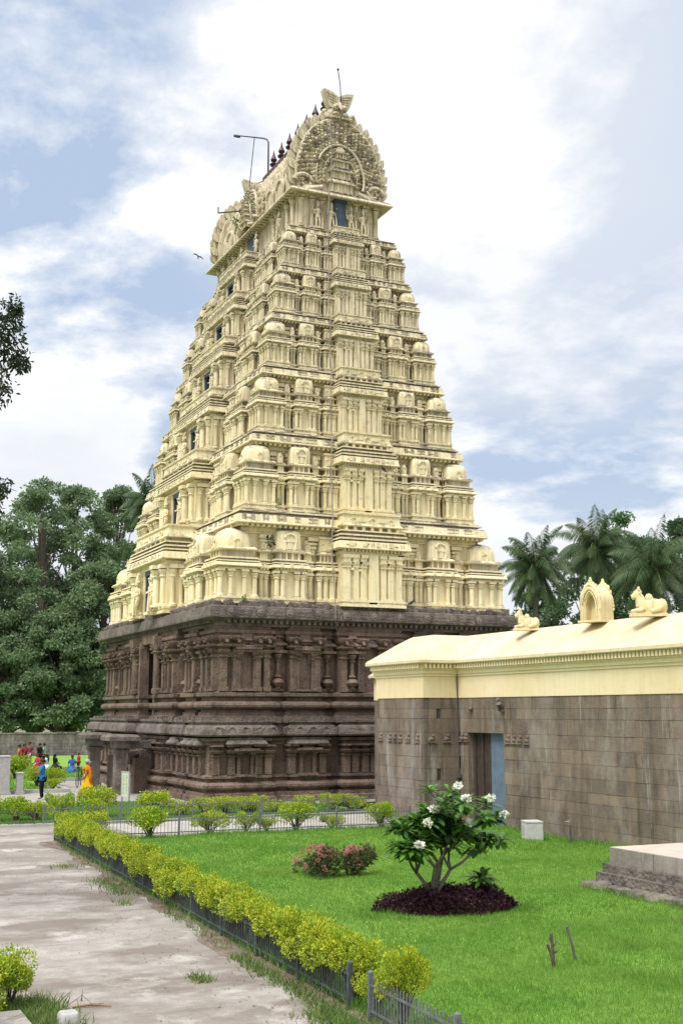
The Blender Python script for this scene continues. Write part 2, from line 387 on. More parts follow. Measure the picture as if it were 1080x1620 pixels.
def bay_core(m, hw, door=None):
    sides = [(-hw, hw)] if door is None else [(-hw, -door), (door, hw)]
    for x0, x1 in sides:
        m.box(x0-.08, x1+.08, -.62, 1.2, 0, .12); m.box(x0-.02, x1+.02, -.56, 1.2, .12, .2); m.box(x0-.06, x1+.06, -.6, 1.2, .2, .3)
        m.box(x0+.06, x1-.04, -.4, 1.2, .3, 2.35)
    m.box(-hw, hw, -.46, 1.2, 2.22, 2.40)
    nd = int(hw*2/.17)
    for i in range(nd):
        x = -hw+2*hw*(i+.5)/nd; m.box(x-.04, x+.04, -.58, -.45, 2.36, 2.46)
    m.sweep(rect(hw, 1.0, 0, .54), [(-.1, 2.39), (.04, 2.46), (.28, 2.45), (.30, 2.48), (.285, 2.55), (.24, 2.78)])
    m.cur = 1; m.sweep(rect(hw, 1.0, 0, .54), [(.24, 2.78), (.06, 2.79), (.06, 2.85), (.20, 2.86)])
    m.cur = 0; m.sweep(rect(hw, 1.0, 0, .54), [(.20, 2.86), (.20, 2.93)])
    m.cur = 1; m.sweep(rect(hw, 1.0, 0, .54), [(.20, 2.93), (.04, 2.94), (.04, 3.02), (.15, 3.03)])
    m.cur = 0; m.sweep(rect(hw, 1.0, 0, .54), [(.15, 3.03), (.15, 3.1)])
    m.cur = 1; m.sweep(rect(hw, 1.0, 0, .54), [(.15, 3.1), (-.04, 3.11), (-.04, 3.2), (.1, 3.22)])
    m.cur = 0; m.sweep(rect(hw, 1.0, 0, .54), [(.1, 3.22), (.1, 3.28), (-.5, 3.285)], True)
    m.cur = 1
    for i in range(int(hw*2/.3)):
        x = -hw+.15+i*.3
        if (i*7) % 5 < 2: m.box(x-.09, x+.09, -.755, -.6, 2.60, 2.635)
        elif (i*7) % 5 < 4: m.box(x-.08, x-.05, -.76, -.6, 2.56, 2.72); m.box(x+.05, x+.08, -.76, -.6, 2.56, 2.72)
    m.cur = 0
    for i in range(int(hw/.33)):
        x = -hw + .3 + i*.66
        if x < hw-.3: m.box(x-.10, x+.10, -.775, -.66, 2.56, 2.74)
    for i in range(7):
        x = -hw*.85 + hw*1.7*i/6; m.box(x-.07, x+.07, -.42, -.2, 3.27, 3.47)
    m.sweep(rect(hw-.08, .9, 0, .55), [(-.2, 3.28), (-.2, 3.45), (.1, 3.46), (.13, 3.5), (.02, 3.62), (-.02, 3.95), (.05, 4.0), (.05, 4.08), (-.3, 4.1)], True)
    for x, w in ((-.62, .24), (0, .34), (.62, .24)): nasi(m, x*hw, -.42, 3.5, w, .34, .035)
    for x in (-.33, .33): m.box(x*hw-.2*hw/1.5, x*hw+.2*hw/1.5, -.40, -.34, 3.68, 3.86)
    return m
def flat_pil(m, x, w, y=-.4):
    m.box(x-w/2, x+w/2, y-.12, y, .3, 1.72); m.box(x-w*.62, x+w*.62, y-.16, y, .3, .38)
    m.sweep(rect(w/2, .1, x, y-.03), [(.0, 1.62), (.05, 1.68), (.02, 1.74), (.1, 1.82), (.12, 1.90), (.02, 1.93), (.02, 2.02), (.08, 2.10), (.08, 2.22)])
def end_bay():
    m = MB(); bay_core(m, 1.5)
    for x in (-1.28, -.86, -.5, .5, .86, 1.28): flat_pil(m, x, .26)
    m.box(-.24, .24, -.56, -.4, .0, 2.23)
    for x, z in ((-1.07, 1.55), (-.68, 1.5), (-1.07, .16), (.2, .08)): m.box(x-.05, x+.05, -.63, -.38, z, z+.1)
    return m
EBAY = end_bay().mesh('central_bay', M_YEL, auto=35)
def front_bay():
    m = MB(); bay_core(m, 2.95, .88)
    for sx in (-1, 1):
        column(m, sx*1.95, -.62, .3, 2.22, .20, 14); column(m, sx*2.62, -.50, .3, 2.22, .15, 12)
        flat_pil(m, sx*1.42, .2); column(m, sx*2.90, -.10, .3, 2.22, .13, 12); column(m, sx*2.90, .32, .3, 2.22, .13, 12)
        m.cur = 1; m.box(sx*2.2, sx*2.4, -.415, -.39, .5, 1.9); m.cur = 0
    return m
FBAY = front_bay().mesh('door_bay', M_YEL, auto=35)
DBLUE = MB().box(-.95, .95, .55, .7, 0, 2.3).box(-.88, .88, -.42, .54, 2.0, 2.22).box(-.87, -.76, -.36, .54, 0.0, 2.0).box(.76, .87, -.36, .54, 0, 2.0).mesh('doorway', M_BLUE)

def tier(k):
    z0, a0, b0 = TZ[k-1]; z1, a1, b1 = TZ[k]; h = z1-z0; sc = h/4.26
    scn = (TZ[k+1][0]-z1)/4.26 if k < 6 else sc*.85
    af, bf = a0-.60*sc, b0-.50*sc
    if k == 1: af, bf = 7.26, 9.42
    ss, fs = af/7.05, bf/9.25
    m = MB()
    ca, cb = a1-.64*scn, b1-.80*scn
    m.cur = 0
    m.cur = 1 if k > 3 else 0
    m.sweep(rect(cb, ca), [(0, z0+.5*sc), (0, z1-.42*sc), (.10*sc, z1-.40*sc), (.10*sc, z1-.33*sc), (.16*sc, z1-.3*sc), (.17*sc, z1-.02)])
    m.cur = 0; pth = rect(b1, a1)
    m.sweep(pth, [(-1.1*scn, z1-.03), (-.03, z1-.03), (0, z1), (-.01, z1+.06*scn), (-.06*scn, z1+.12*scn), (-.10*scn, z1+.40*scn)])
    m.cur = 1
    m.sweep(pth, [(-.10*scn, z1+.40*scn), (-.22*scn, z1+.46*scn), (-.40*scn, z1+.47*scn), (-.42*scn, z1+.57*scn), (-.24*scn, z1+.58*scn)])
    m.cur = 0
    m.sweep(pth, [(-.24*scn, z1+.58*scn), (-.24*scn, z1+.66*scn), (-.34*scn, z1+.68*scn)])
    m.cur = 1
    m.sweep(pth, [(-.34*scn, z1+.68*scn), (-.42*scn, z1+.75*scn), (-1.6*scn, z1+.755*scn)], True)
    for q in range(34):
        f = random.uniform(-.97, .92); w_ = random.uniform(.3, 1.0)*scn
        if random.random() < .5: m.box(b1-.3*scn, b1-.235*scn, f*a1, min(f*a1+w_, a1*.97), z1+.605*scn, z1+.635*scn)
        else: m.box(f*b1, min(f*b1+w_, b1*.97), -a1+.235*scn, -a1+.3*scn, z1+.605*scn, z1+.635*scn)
    m.cur = 0
    if k == 1:
        m.sweep(rect(9.12, 6.94), [(0, z0+.4), (0, z0+.60), (-.4, z0+.62), (-1.2, z0+.63)], True)
    sp = .27*sc
    n = int(2*a1/sp)
    for i in range(n):
        y = -a1+.15+(2*a1-.3)*(i+.5)/n; m.box(cb-.02, b1-.16*scn, y-sp*.26, y+sp*.26, z1-.15*sc, z1-.025)
    n = int(2*b1/sp)
    for i in range(n):
        x = -b1+.15+(2*b1-.3)*(i+.5)/n; m.box(x-sp*.26, x+sp*.26, -a1+.16*scn, -ca+.02, z1-.15*sc, z1-.025)
    rnd = random.Random(k*5)
    def relief(L, put):
        u = -L+.3*scn
        while u < L-.7*scn:
            w = rnd.choice((.28, .5, .66, .5))*scn; t = rnd.random()
            if t < .34: put(u, u+w, .13, .16); put(u, u+w, .34, .37)
            elif t < .62: put(u, u+w, .13, .18); put(u, u+w, .33, .38); put(u+w*.4, u+w*.6, .18, .33)
            elif t < .85: put(u, u+w*.3, .12, .4); put(u+w*.7, u+w, .12, .4); put(u+w*.3, u+w*.7, .2, .26)
            u += w + rnd.uniform(.18, .5)*scn
    def fz(q): return z1+q*scn
    m.cur = 1
    relief(a1, lambda u, v, p, q: m.box(b1-.3*scn, b1-.07*scn+.02, u, v, fz(p), fz(q)))
    relief(b1, lambda u, v, p, q: m.box(u, v, -a1+.07*scn-.02, -a1+.3*scn, fz(p), fz(q)))
    m.cur = 0
    # brackets on the recessed wall behind the shrine roofs
    def bracket(put):
        put(.12, .14, -1.3, -.62); put(.18, .2, -.98, -.86); put(.22, .24, -.80, -.70); put(.26, .30, -.62, -.45)
    for f in (-.84, -.69, -.44, -.30, .30, .44, .69, .84):
        bracket(lambda w, d, p, q: m.box(cb, cb+d*sc, f*ca-w*sc, f*ca+w*sc, z1+p*sc, z1+q*sc))
        bracket(lambda w, d, p, q: m.box(f*cb-w*sc, f*cb+w*sc, -ca-d*sc, -ca, z1+p*sc, z1+q*sc))
    root = m.build('storey', M_YEL, gop)
    zb = z0+.75*sc if k > 1 else z0+.62
    sz = sc*1.06 if k > 1 else 1.07
    def put(name, me, x, y, rz, sx, sy): return link(name, me, root, (x, y, zb), rz, (sx, sy, sz))
    kw = 1.74*ss/2
    for x, y in ((bf-kw, -af+kw), (bf-kw, af-kw), (-bf+kw, -af+kw)): put('corner_shrine', KUTA, x, y, 0, ss, ss)
    for sy in (-1, 1):
        q = PI/2
        put('slim_shrine', SLIM, bf-.72*ss, sy*.69*af, q, ss, ss)
        put('vault_shrine', SHALA, bf-.52*ss, sy*.535*af, q, ss, ss)
        put('slim_shrine', SLIM, bf-.72*ss, sy*.395*af, q, ss, ss)
        put('flat_shrine', PANEL, bf-.60*ss, sy*.275*af, q, ss, ss)
    put('central_bay', EBAY, bf, 0, PI/2, ss, max(ss, sc))
    fb = .315*bf; rem = (bf-2*kw) - fb; dy = max(ss, sc*.8)
    for sx in (-1, 1):
        wsc = rem/4.2
        put('slim_shrine', SLIM, sx*(fb+rem*.10), -af+.74*dy, 0, wsc, dy)
        put('flat_shrine', PANEL, sx*(fb+rem*.31), -af+.60*dy, 0, wsc, dy)
        put('vault_shrine', SHALA, sx*(fb+rem*.63), -af+.52*dy, 0, wsc, dy)
        put('slim_shrine', SLIM, sx*(fb+rem*.91), -af+.74*dy, 0, wsc, dy)
    put('door_bay', FBAY, 0, -af, 0, fs, sc)
    put('doorway', DBLUE, 0, -af, 0, fs, sc)
    for sx in (-1, 1): put('guardian_statue', STAT, sx*1.32*fs, -af-.66*sc, 0, sc*1.05, sc*1.05)
for k in range(1, 7): tier(k)

# ---- neck and vault
ZN = 27.31+.48
m = MB()
m.sweep(rect(6.15, 2.36), [(0, ZN-.2), (0, ZN+.1), (-.1, ZN+.14), (-.1, ZN+1.75), (.1, ZN+1.8), (.1, ZN+1.9)])
for y in (-2.1, -1.5, -.95, .95, 1.5, 2.1): column(m, 6.1, y, ZN+.1, ZN+1.8, .11)
for x in (-5.6, -4.9, -3.6, -3.0, 3.0, 3.6, 4.9, 5.6): column(m, x, -2.32, ZN+.1, ZN+1.8, .13)
neck = m.build('neck', M_YEL, gop, auto=35)
m = MB()
m.sweep(rect(6.2, 2.4), [(0, 29.55), (.05, 29.62), (.42, 29.55), (.46, 29.6), (.4, 29.72), (.22, 29.88), (.05, 29.94), (-1.2, 29.96)], True)
for i in range(34):
    x = -6.1+12.2*(i+.5)/34; m.box(x-.06, x+.06, -2.78, -2.4, 29.5, 29.58)
m.build('eave', M_YEL, neck)
for x, y, rz in ((6.3, -.48, PI/2), (6.3, .62, PI/2), (6.3, -1.25, PI/2), (6.3, 1.3, PI/2), (4.3, -2.55, 0), (1.15, -2.6, 0), (-1.15, -2.6, 0), (-4.3, -2.55, 0)):
    link('guardian_statue', STAT, neck, (x, y, ZN), rz, (.62, .62, .74))
m = MB(); m.box(6.03, 6.22, -.28, .36, ZN-.35, ZN+1.78); m.box(6.0, 6.3, -.34, .42, ZN+1.68, ZN+1.82)
m.build('doorway', M_BLUE, neck); MB().box(-.6, .6, -2.45, -2.24, ZN, ZN+1.7).build('doorway', M_BLUE, neck)
OUT = [(2.28, 29.95), (2.38, 30.3), (2.42, 30.8), (2.38, 31.3), (2.28, 31.8), (2.12, 32.3), (1.90, 32.8), (1.58, 33.25), (1.18, 33.62), (.66, 33.92), (0, 34.05)]
VO = [(2.12, 29.9), (2.2, 30.5), (2.15, 31.2), (1.95, 32.0), (1.62, 32.8), (1.2, 33.5), (.72, 34.15), (.34, 34.6), (.26, 34.85), (0, 34.9)]
m = MB(); poly = [(w, z) for w, z in VO] + [(-w, z) for w, z in reversed(VO[:-1])]
m.prism([(-y, z) for y, z in poly], -5.85, 5.85, Matrix.Rotation(PI/2, 4, 'Z'))
for i in range(26):
    x = -5.4+10.8*i/25
    m.tube([(x, -w-.01, z) for w, z in VO[:-1]], .05, 5)
for x in (-3.9, -2.6, 2.4, 3.8):
    s2 = MB(); nasi(s2, 0, -2.32, 29.95, .9, 1.3, .1, .5); m.join(s2, Matrix.Translation((x, 0, 0)))
vault = m.build('vaulted_roof', M_YEL, gop, auto=40)
def leaf_poly(w, h): return [(-.25*w, 0), (-.5*w, .3*h), (-.46*w, .55*h), (-.2*w, .85*h), (.08*w, h), (.3*w, .8*h), (.5*w, .5*h), (.48*w, .25*h), (.25*w, 0)]
def gable(head=True, sc=1.0):
    m = MB(); full = OUT + [(-w, z) for w, z in reversed(OUT[:-1])]
    m.prism([(x, z) for x, z in full], -.12, .55)
    C0 = 30.7
    def scaled(s): return [(x*s, C0+(z-C0)*s) for x, z in full]
    for s, y, r in ((.99, -.12, .07), (.56, -.24, .07), (.40, -.2, .04)): m.tube([(x, y, z) for x, z in scaled(s)], r, 6)
    def along(pts, n):
        L = [0]
        for p, q in zip(pts, pts[1:]): L.append(L[-1]+math.hypot(q[0]-p[0], q[1]-p[1]))
        for i in range(n):
            t = L[-1]*(i+.5)/n
            j = max(k for k in range(len(L)-1) if L[k] <= t); f = (t-L[j])/(L[j+1]-L[j])
            p, q = pts[j], pts[j+1]; d = math.atan2(q[1]-p[1], q[0]-p[0])
            yield p[0]+(q[0]-p[0])*f, p[1]+(q[1]-p[1])*f, d
    for s, n in ((.95, 42), (.90, 40), (.85, 38), (.80, 36), (.75, 34), (.70, 32), (.65, 30), (.60, 28), (.50, 26), (.45, 22), (.36, 18)):
        for x, z, d in along(scaled(s), n):
            M = Matrix.Translation((x, -.13, z)) @ Matrix.Rotation(-d+PI/4*(n % 3)+random.uniform(-.4, .4), 4, 'Y') @ Matrix.Scale(random.uniform(.9, 1.6), 4)
            m.cur = int(random.random() < .35)
            m.add([M @ Vector(v) for v in ((-.11, 0, -.09), (.11, 0, -.09), (.11, 0, .09), (-.11, 0, .09), (0, -.14, .0))], [(0, 1, 4), (1, 2, 4), (2, 3, 4), (3, 0, 4)])
    m.cur = 0
    n = 25                                                       # flame leaves round the rim
    for i, (x, z, d) in enumerate(along(scaled(.99), n)):
        up = PI/2 if False else None
        ang = math.atan2(z-29.6+.9, x*1.05)                     # outward, tipped up
        ang = ang + (PI/2-ang)*.05
        M = Matrix.Translation((x, .05+.1*(i % 2), z)) @ Matrix.Rotation(-(ang-PI/2), 4, 'Y') @ Matrix.Scale(1 if x < 0 else -1, 4, (1, 0, 0))
        m.prism(leaf_poly(.44, .62), -.11, .11, M)
        m.tube([M @ Vector((0, -.1, .05)), M @ Vector((0, -.11, .3))], .05, 5)
    for sx in (-1, 1):                                           # makara scrolls
        pts = []
        for i in range(16):
            t = i/15*PI*2.3; r = .55*(1-i/19); pts.append((sx*(1.95+r*math.cos(t)), -.22, 30.25+r*math.sin(t)*.8))
        m.tube(pts, [.14-.006*i for i in range(16)], 7)
        m.tube([(sx*2.3, -.1, 29.75), (sx*1.6, -.3, 29.85), (sx*1.0, -.25, 30.1)], [.2, .22, .12], 7)
    z = 29.9                                                     # small stepped tower in relief
    for hw, hh in ((.75, .75), (.62, .6), (.48, .5), (.34, .42)):
        m.sweep(rect(hw*.86, .34, 0, -.05), [(0, z), (0, z+hh*.6), (.12, z+hh*.62), (.13, z+hh*.7), (.03, z+hh*.9), (-.05, z+hh)], True)
        for x in (-.8, -.3, .3, .8): m.box(x*hw*.86-.04, x*hw*.86+.04, -.45, -.38, z, z+hh*.6)
        z += hh
    m.rings([(.28, .3, z, 0, -.05), (.3, .3, z+.15, 0, -.05), (.2, .2, z+.32, 0, -.05), (.02, .02, z+.5, 0, -.05)], 12, 3)
    return m
GAB = gable().mesh('horseshoe_gable', M_YEL, auto=40)
def lion_head():
    m = MB()
    m.rings([(.42, .35, 0), (.55, .42, .18), (.56, .42, .45), (.48, .4, .75), (.3, .3, 1.0), (.1, .1, 1.08)], 16, 2.6)
    for sx in (-1, 1):
        m.ball((sx*.24, -.42, .66), .19, 10); m.ball((sx*.24, -.56, .66), .09, 8)
        m.ball((sx*.25, -.46, .28), .17, 10, 1.1, 1, .8)
        pts = [(sx*(.35+.42*math.sin(t*.5)), -.25, .45-.32*math.sin(t)-.0) for t in [0, .6, 1.2, 1.8, 2.4, 3.0]]
        m.tube(pts, [.14, .16, .17, .16, .14, .08], 7)
        m.ball((sx*.80, -.22, .40), .15, 9)
        ear = [(sx*.04, .70), (sx*.52, .70), (sx*.66, .95), (sx*.74, 1.2), (sx*.86, 1.66), (sx*.45, 1.60), (sx*.06, 1.40)]
        m.prism(ear if sx < 0 else list(reversed(ear)), -.3, .12)
        for i in range(4): m.box(sx*(.12+.12*i)-.035, sx*(.12+.12*i)+.035, -.56, -.36, .02, .14)
        for j in range(4): m.tube([(sx*.15, -.31, .95+.13*j), (sx*(.5+.07*j), -.31, 1.0+.16*j)], .03, 5)
    m.tube([(0, -.42, .95), (0, -.55, .6), (0, -.6, .42)], [.06, .1, .12], 7)
    m.tube([(0, -.3, .9), (0, -.28, 1.35)], .05, 6)
    return m
HEAD = lion_head().mesh('lion_mask', M_YEL, auto=50)
g1 = link('horseshoe_gable', GAB, vault, (6.05, 0, 0), PI/2); link('lion_mask', HEAD, g1, (0, .2, 33.98), 0)
g2 = link('horseshoe_gable', GAB, vault, (-6.05, 0, 0), -PI/2); link('lion_mask', HEAD, g2, (0, .2, 33.98), 0)
link('horseshoe_gable', GAB, vault, (0, -2.45, 12.9), 0, (.5, 1.1, .57))
KAL = MB().lathe([(.22, 0), (.24, .05), (.13, .12), (.1, .2), (.26, .28), (.30, .36), (.16, .46), (.12, .52), (.2, .58), (.24, .66), (.2, .74), (.1, .95), (.07, 1.05), (.01, 1.3)], 0, 0, 12).mesh('finial', M_FIN, auto=50)
m = MB().box(-4.3, 4.9, -.2, .2, 34.8, 35.22)
for i in range(7): link('finial', KAL, vault, (-3.0+1.22*i, 0, 35.2), 0, (.82, .82, .95))
m.build('finial_base', M_FIN, vault)

# ---- stone base
def bumped(hx, hy, right=(), front=()):
    """CCW rectangle with bays: right=(y0,y1,p) on +X, front=(x0,x1,p) on -Y"""
    p = [(hx, -hy)]
    for y0, y1, d in right: p += [(hx, y0), (hx+d, y0), (hx+d, y1), (hx, y1)]
    p += [(hx, hy), (-hx, hy), (-hx, -hy)]
    for x0, x1, d in front: p += [(x0, -hy), (x0, -hy-d), (x1, -hy-d), (x1, -hy)]
    out = []
    for q in p:
        if not out or (abs(q[0]-out[-1][0]) > 1e-6 or abs(q[1]-out[-1][1]) > 1e-6): out.append(q)
    return out
A, B = 6.95, 9.1
RB = [(-6.95, -4.85, .26), (-3.95, -2.45, .26), (-1.55, 1.55, .42), (2.45, 3.95, .26), (4.85, 6.7, .26)]
FBp = [(-9.1, -7.6, .26), (-6.7, -5.3, .26), (-4.4, -1.45, .5), (-1.45, 1.45, -3.6), (1.45, 4.4, .5), (5.3, 6.7, .26), (7.6, 9.1, .26)]
path = [(B+.26, -A)]
p = bumped(B, A, RB, FBp)
# corner bays: keep the polygon simple by starting the corner bays at the corner itself
p = [(B+.26, -A-.26), (B+.26, -4.85), (B, -4.85)] + [q for y0, y1, d in RB[1:4] for q in ((B, y0), (B+d, y0), (B+d, y1), (B, y1))] + [(B, 4.85), (B+.26, 4.85), (B+.26, A), (-B-.26, A), (-B-.26, -A-.26), (-7.6, -A-.26), (-7.6, -A)]
for x0, x1, d in FBp[1:3]: p += [(x0, -A), (x0, -A-d), (x1, -A-d), (x1, -A)] if x1 < -1.5 else [(x0, -A), (x0, -A-d)]
p += [(-1.45, -A-.5), (-1.45, 1.5), (1.45, 1.5), (1.45, -A-.5)]
p += [(4.4, -A-.5), (4.4, -A), (5.3, -A), (5.3, -A-.26), (6.7, -A-.26), (6.7, -A), (7.6, -A), (7.6, -A-.26)]
BASEP = p
LOWP = [(x*1.065 if abs(x) > 2 else x, y*1.075 if y < -4 else y) for x, y in BASEP]
m = MB()
m.sweep(LOWP, [(.40, -.1), (.40, .22), (.30, .25), (.30, .40), (.14, .43), (.14, .50), (.28, .54), (.36, .62), (.36, .72), (.28, .80), (.14, .84), (.08, .88), (.08, .98), (.22, 1.0), (.22, 1.1), (.04, 1.13), (.0, 1.15), (0, 2.35), (.1, 2.38), (.1, 2.5), (.22, 2.54), (.22, 2.66), (.02, 2.68)])
lower = m.build('lower_storey', M_STONE, gop, auto=30)
m = MB()
m.sweep(LOWP, [(.0, 2.70), (.38, 2.74), (.44, 2.80), (.42, 3.0), (.34, 3.16), (.24, 3.22), (.24, 3.3), (.32, 3.32), (.32, 3.42), (-.8, 3.44)])
rnd = random.Random(3)
for y in np.arange(-7.6, 7.4, .31):
    m.box(9.8+rnd.uniform(0, .06), 10.2+rnd.uniform(-.03, .06), y, y+.2, 3.30, 3.50+rnd.uniform(0, .05))
for x in np.arange(-9.6, 9.7, .33):
    if abs(x) > 1.7: m.box(x, x+.21, -8.0-rnd.uniform(0, .12), -7.5, 3.30, 3.50+rnd.uniform(0, .05))
for y in np.arange(-7.5, 2, .62): m.tube([(10.37, y+px, 2.86+pz) for px, pz in arch_pts(.26, .26, 8)], .035, 5)
for y0, y1, d in ((-7.45, -5.2, .26), (-5.2, -4.0, .0), (-3.93, -2.5, .26), (-2.4, -1.6, 0), (-1.5, 1.5, .42), (2.5, 3.9, .26), (5.2, 7.0, .26)):
    y = y0
    while y < y1-.1:
        w = rnd.uniform(.06, .17); xx = 9.69+d+.43+rnd.uniform(0, .03); zz = rnd.uniform(2.98, 3.08)
        m.box(xx-.14, xx, y, y+w, 2.83, zz); m.ball((xx-.06, y+w/2, zz+.03), .05, 5); y += w+rnd.uniform(.03, .1)
for x0, x1, d in ((1.6, 4.6, .5), (5.7, 7.1, .26), (8.1, 9.8, .26)):
    for sx in (-1, 1):
        x = x0
        while x < x1-.1:
            w = rnd.uniform(.06, .17); yy = -(7.47+d+.43+rnd.uniform(0, .03)); m.box(sx*x, sx*(x+w), yy, yy+.14, 2.83, rnd.uniform(2.98, 3.08)); x += w+rnd.uniform(.03, .1)
m.build('band_cornice', M_CORN, gop, auto=30)
m = MB()
m.sweep(BASEP, [(.30, 3.40), (.30, 3.58), (.20, 3.60), (.20, 3.74), (.12, 3.76), (.12, 3.84), (.26, 3.88), (.37, 3.96), (.39, 4.05), (.35, 4.14), (.22, 4.21), (.10, 4.24), (.10, 4.38), (.26, 4.40), (.30, 4.44), (.30, 4.58), (.04, 4.62), (0, 4.64), (0, 6.95), (.12, 7.0), (.12, 7.1), (.2, 7.16), (.2, 7.3), (.05, 7.32), (.05, 7.75)])
upper = m.build('upper_storey', M_STONE, gop, auto=30)
m = MB()
CP = rect(9.3, 7.12)
m.sweep(CP, [(.0, 7.42), (.16, 7.46), (.2, 7.6), (.58, 7.77), (.70, 7.785), (.715, 7.83), (.70, 7.92), (.655, 8.27), (.58, 8.31), (.4, 8.33), (-.6, 8.36)], True)
for i in range(52):
    y = -7.0+14*(i+.5)/52; m.box(9.4, 9.78, y-.07, y+.07, 7.58, 7.76)
for i in range(64):
    x = -9.2+18.4*(i+.5)/64; m.box(x-.07, x+.07, -7.6, -7.2, 7.58, 7.76)
for i in range(11):                                    # carved medallions on the drip course
    y = -6.9+1.38*i; m.join(MB().rings([(.2, .2, 0), (.2, .2, .05), (.12, .12, .06), (.09, .09, .1)], 14), Matrix.Translation((9.97, y, 8.03)) @ Matrix.Rotation(PI/2-.2, 4, 'Y'))
    m.box(9.85, 10.03, y+.35, y+1.02, 7.92, 7.97); m.box(9.83, 10.0, y+.35, y+1.02, 8.08, 8.12); m.box(9.8, 10.035, y-.26, y-.22, 7.86, 8.2); m.box(9.8, 10.035, y+.22, y+.26, 7.86, 8.2)
    for q in range(4): m.ball((9.98, y+.45+.15*q, 8.02), .05, 6)
for i in range(9):
    x = -8.6+2.1*i; m.box(x, x+1.3, -7.80, -7.7, 7.93, 7.97); m.box(x, x+1.3, -7.77, -7.68, 8.1, 8.14)
for i in range(230):                                   # broken crest of worn carvings
    t = rnd.random()
    if i < 96: cx, cy = 9.66+rnd.uniform(-.14, .10), -7.3+14.6*(i+rnd.random())/96
    else: cx, cy = -9.6+19.2*(i-96+rnd.random())/134, -7.45+rnd.uniform(-.1, .1)
    r = rnd.uniform(.09, .22); m.ball((cx, cy, 8.36+r*.3), r, 7, rnd.uniform(.8, 1.4), rnd.uniform(.8, 1.5), rnd.uniform(.8, 1.25))
for i in range(12):
    y = -7.0+1.27*i+rnd.uniform(-.3, .3); w_ = rnd.uniform(.06, .14); m.box(9.42, 9.76, y-w_, y+w_, 8.3, 8.46+rnd.uniform(0, .2))
m.build('top_cornice', M_CORN, gop, auto=40)

def pilaster():
    """carved wall pilaster facing -Y: 0..2.7"""
    m = MB()
    m.box(-.17, .17, -.16, .1, 0, .22); m.box(-.13, .13, -.13, .1, .22, 1.45)
    m.sweep(rect(.12, .12, 0, -.02), [(.0, 1.42), (.05, 1.48), (.0, 1.54), (.0, 1.6), (.07, 1.68), (.09, 1.78), (.02, 1.84), (.16, 1.93), (.17, 2.0), (.03, 2.02), (.03, 2.1), (.10, 2.16), (.16, 2.26), (.16, 2.36), (.0, 2.4)])
    m.tube([(0, -.12, 2.1), (0, -.3, 2.2), (0, -.34, 2.34)], [.07, .09, .07], 6); m.ball((0, -.33, 2.12), .08, 7)
    return m
PIL = pilaster().mesh('pilaster', M_STONE, auto=40)
def vase_pil():
    m = MB()
    m.box(-.26, .26, -.14, .1, 0, .1)
    m.lathe([(.12, .1), (.1, .16), (.2, .24), (.25, .34), (.2, .46), (.09, .52), (.17, .58), (.1, .64), (.075, .7), (.075, 1.15), (.12, 1.2), (.08, 1.25), (.16, 1.38), (.19, 1.48), (.08, 1.52)], 0, -.1, 12)
    m.box(-.3, .3, -.3, .1, 1.52, 1.62); m.sweep(rect(.2, .14, 0, -.06), [(0, 1.62), (0, 1.8), (.1, 1.82), (.1, 1.88), (0, 1.96), (-.05, 2.0), (-.05, 2.12), (.02, 2.14), (-.1, 2.3)], True)
    return m
VPIL = vase_pil().mesh('vase_pilaster', M_STONE, auto=40)
def niche(h=1.75, w=.36):
    m = MB()
    for sx in (-1, 1):
        x = sx*w
        m.box(x-.07, x+.07, -.13, .06, 0, h*.72); m.sweep(rect(.06, .08, x, -.05), [(0, h*.7), (.05, h*.74), (.01, h*.78), (.08, h*.85), (.08, h*.9)], True)
    m.box(-w-.2, w+.2, -.24, .06, h*.9, h*.97); m.box(-w-.26, w+.26, -.3, .06, h*.97, h*1.07)
    m.sweep(rect(w*.8, .12, 0, -.04), [(0, h*1.07), (0, h*1.17), (.07, h*1.19), (-.04, h*1.28), (-.04, h*1.36)], True)
    m.box(-w+.08, w-.08, -.03, .06, .0, h*.9)
    m.box(-w-.15, w+.15, -.2, .06, -.1, 0)
    return m
NIC = niche().mesh('niche', M_STONE); NIC2 = niche(1.0, .30).mesh('niche', M_STONE)
CAN = MB().sweep(rect(.6, .16), [(0, 0), (.14, .02), (.16, .06), (.10, .16), (.0, .20), (.0, .3), (-.1, .32), (-.1, .46), (.0, .48), (-.14, .6)], True).mesh('canopy', M_CORN)
def low_pil():
    m = MB()
    m.box(-.14, .14, -.12, .1, 0, .75)
    m.sweep(rect(.13, .1, 0, -.02), [(0, .72), (.06, .78), (.0, .84), (.1, .93), (.12, 1.0), (.0, 1.03), (.0, 1.1), (.12, 1.18), (.12, 1.24), (-.02, 1.25)])
    return m
LPIL = low_pil().mesh('pilaster', M_STONE, auto=40)
def put_wall(me, name, parent, pos, z, side, off, s=(1, 1, 1)):
    if side == 'R': return link(name, me, parent, (off, pos, z), PI/2, s)
    return link(name, me, parent, (pos, -off, z), 0, s)
UP = [('R', y, .26) for y in (-7.0, -6.45, -5.45, -5.02, -3.78, -2.62, 2.62, 3.8, 5.0, 6.7)] + [('R', y, .42) for y in (-1.38, -.55, .55, 1.38)]
for sd, y, d in UP: put_wall(PIL, 'pilaster', upper, y, 4.64, 'R', B+d, (1.05, 1.7, 1))
for y in (-5.95, -3.2, 3.2, 5.8): put_wall(NIC, 'niche', upper, y, 4.75, 'R', B+.26, (1, 1.6, 1))
for y in (-4.4, -2.0, -.97, 2.0, 4.4): put_wall(VPIL, 'vase_pilaster', upper, y, 4.66, 'R', B+(.42 if abs(y) < 1.2 else 0), (1.15, 1.5, 1.1))
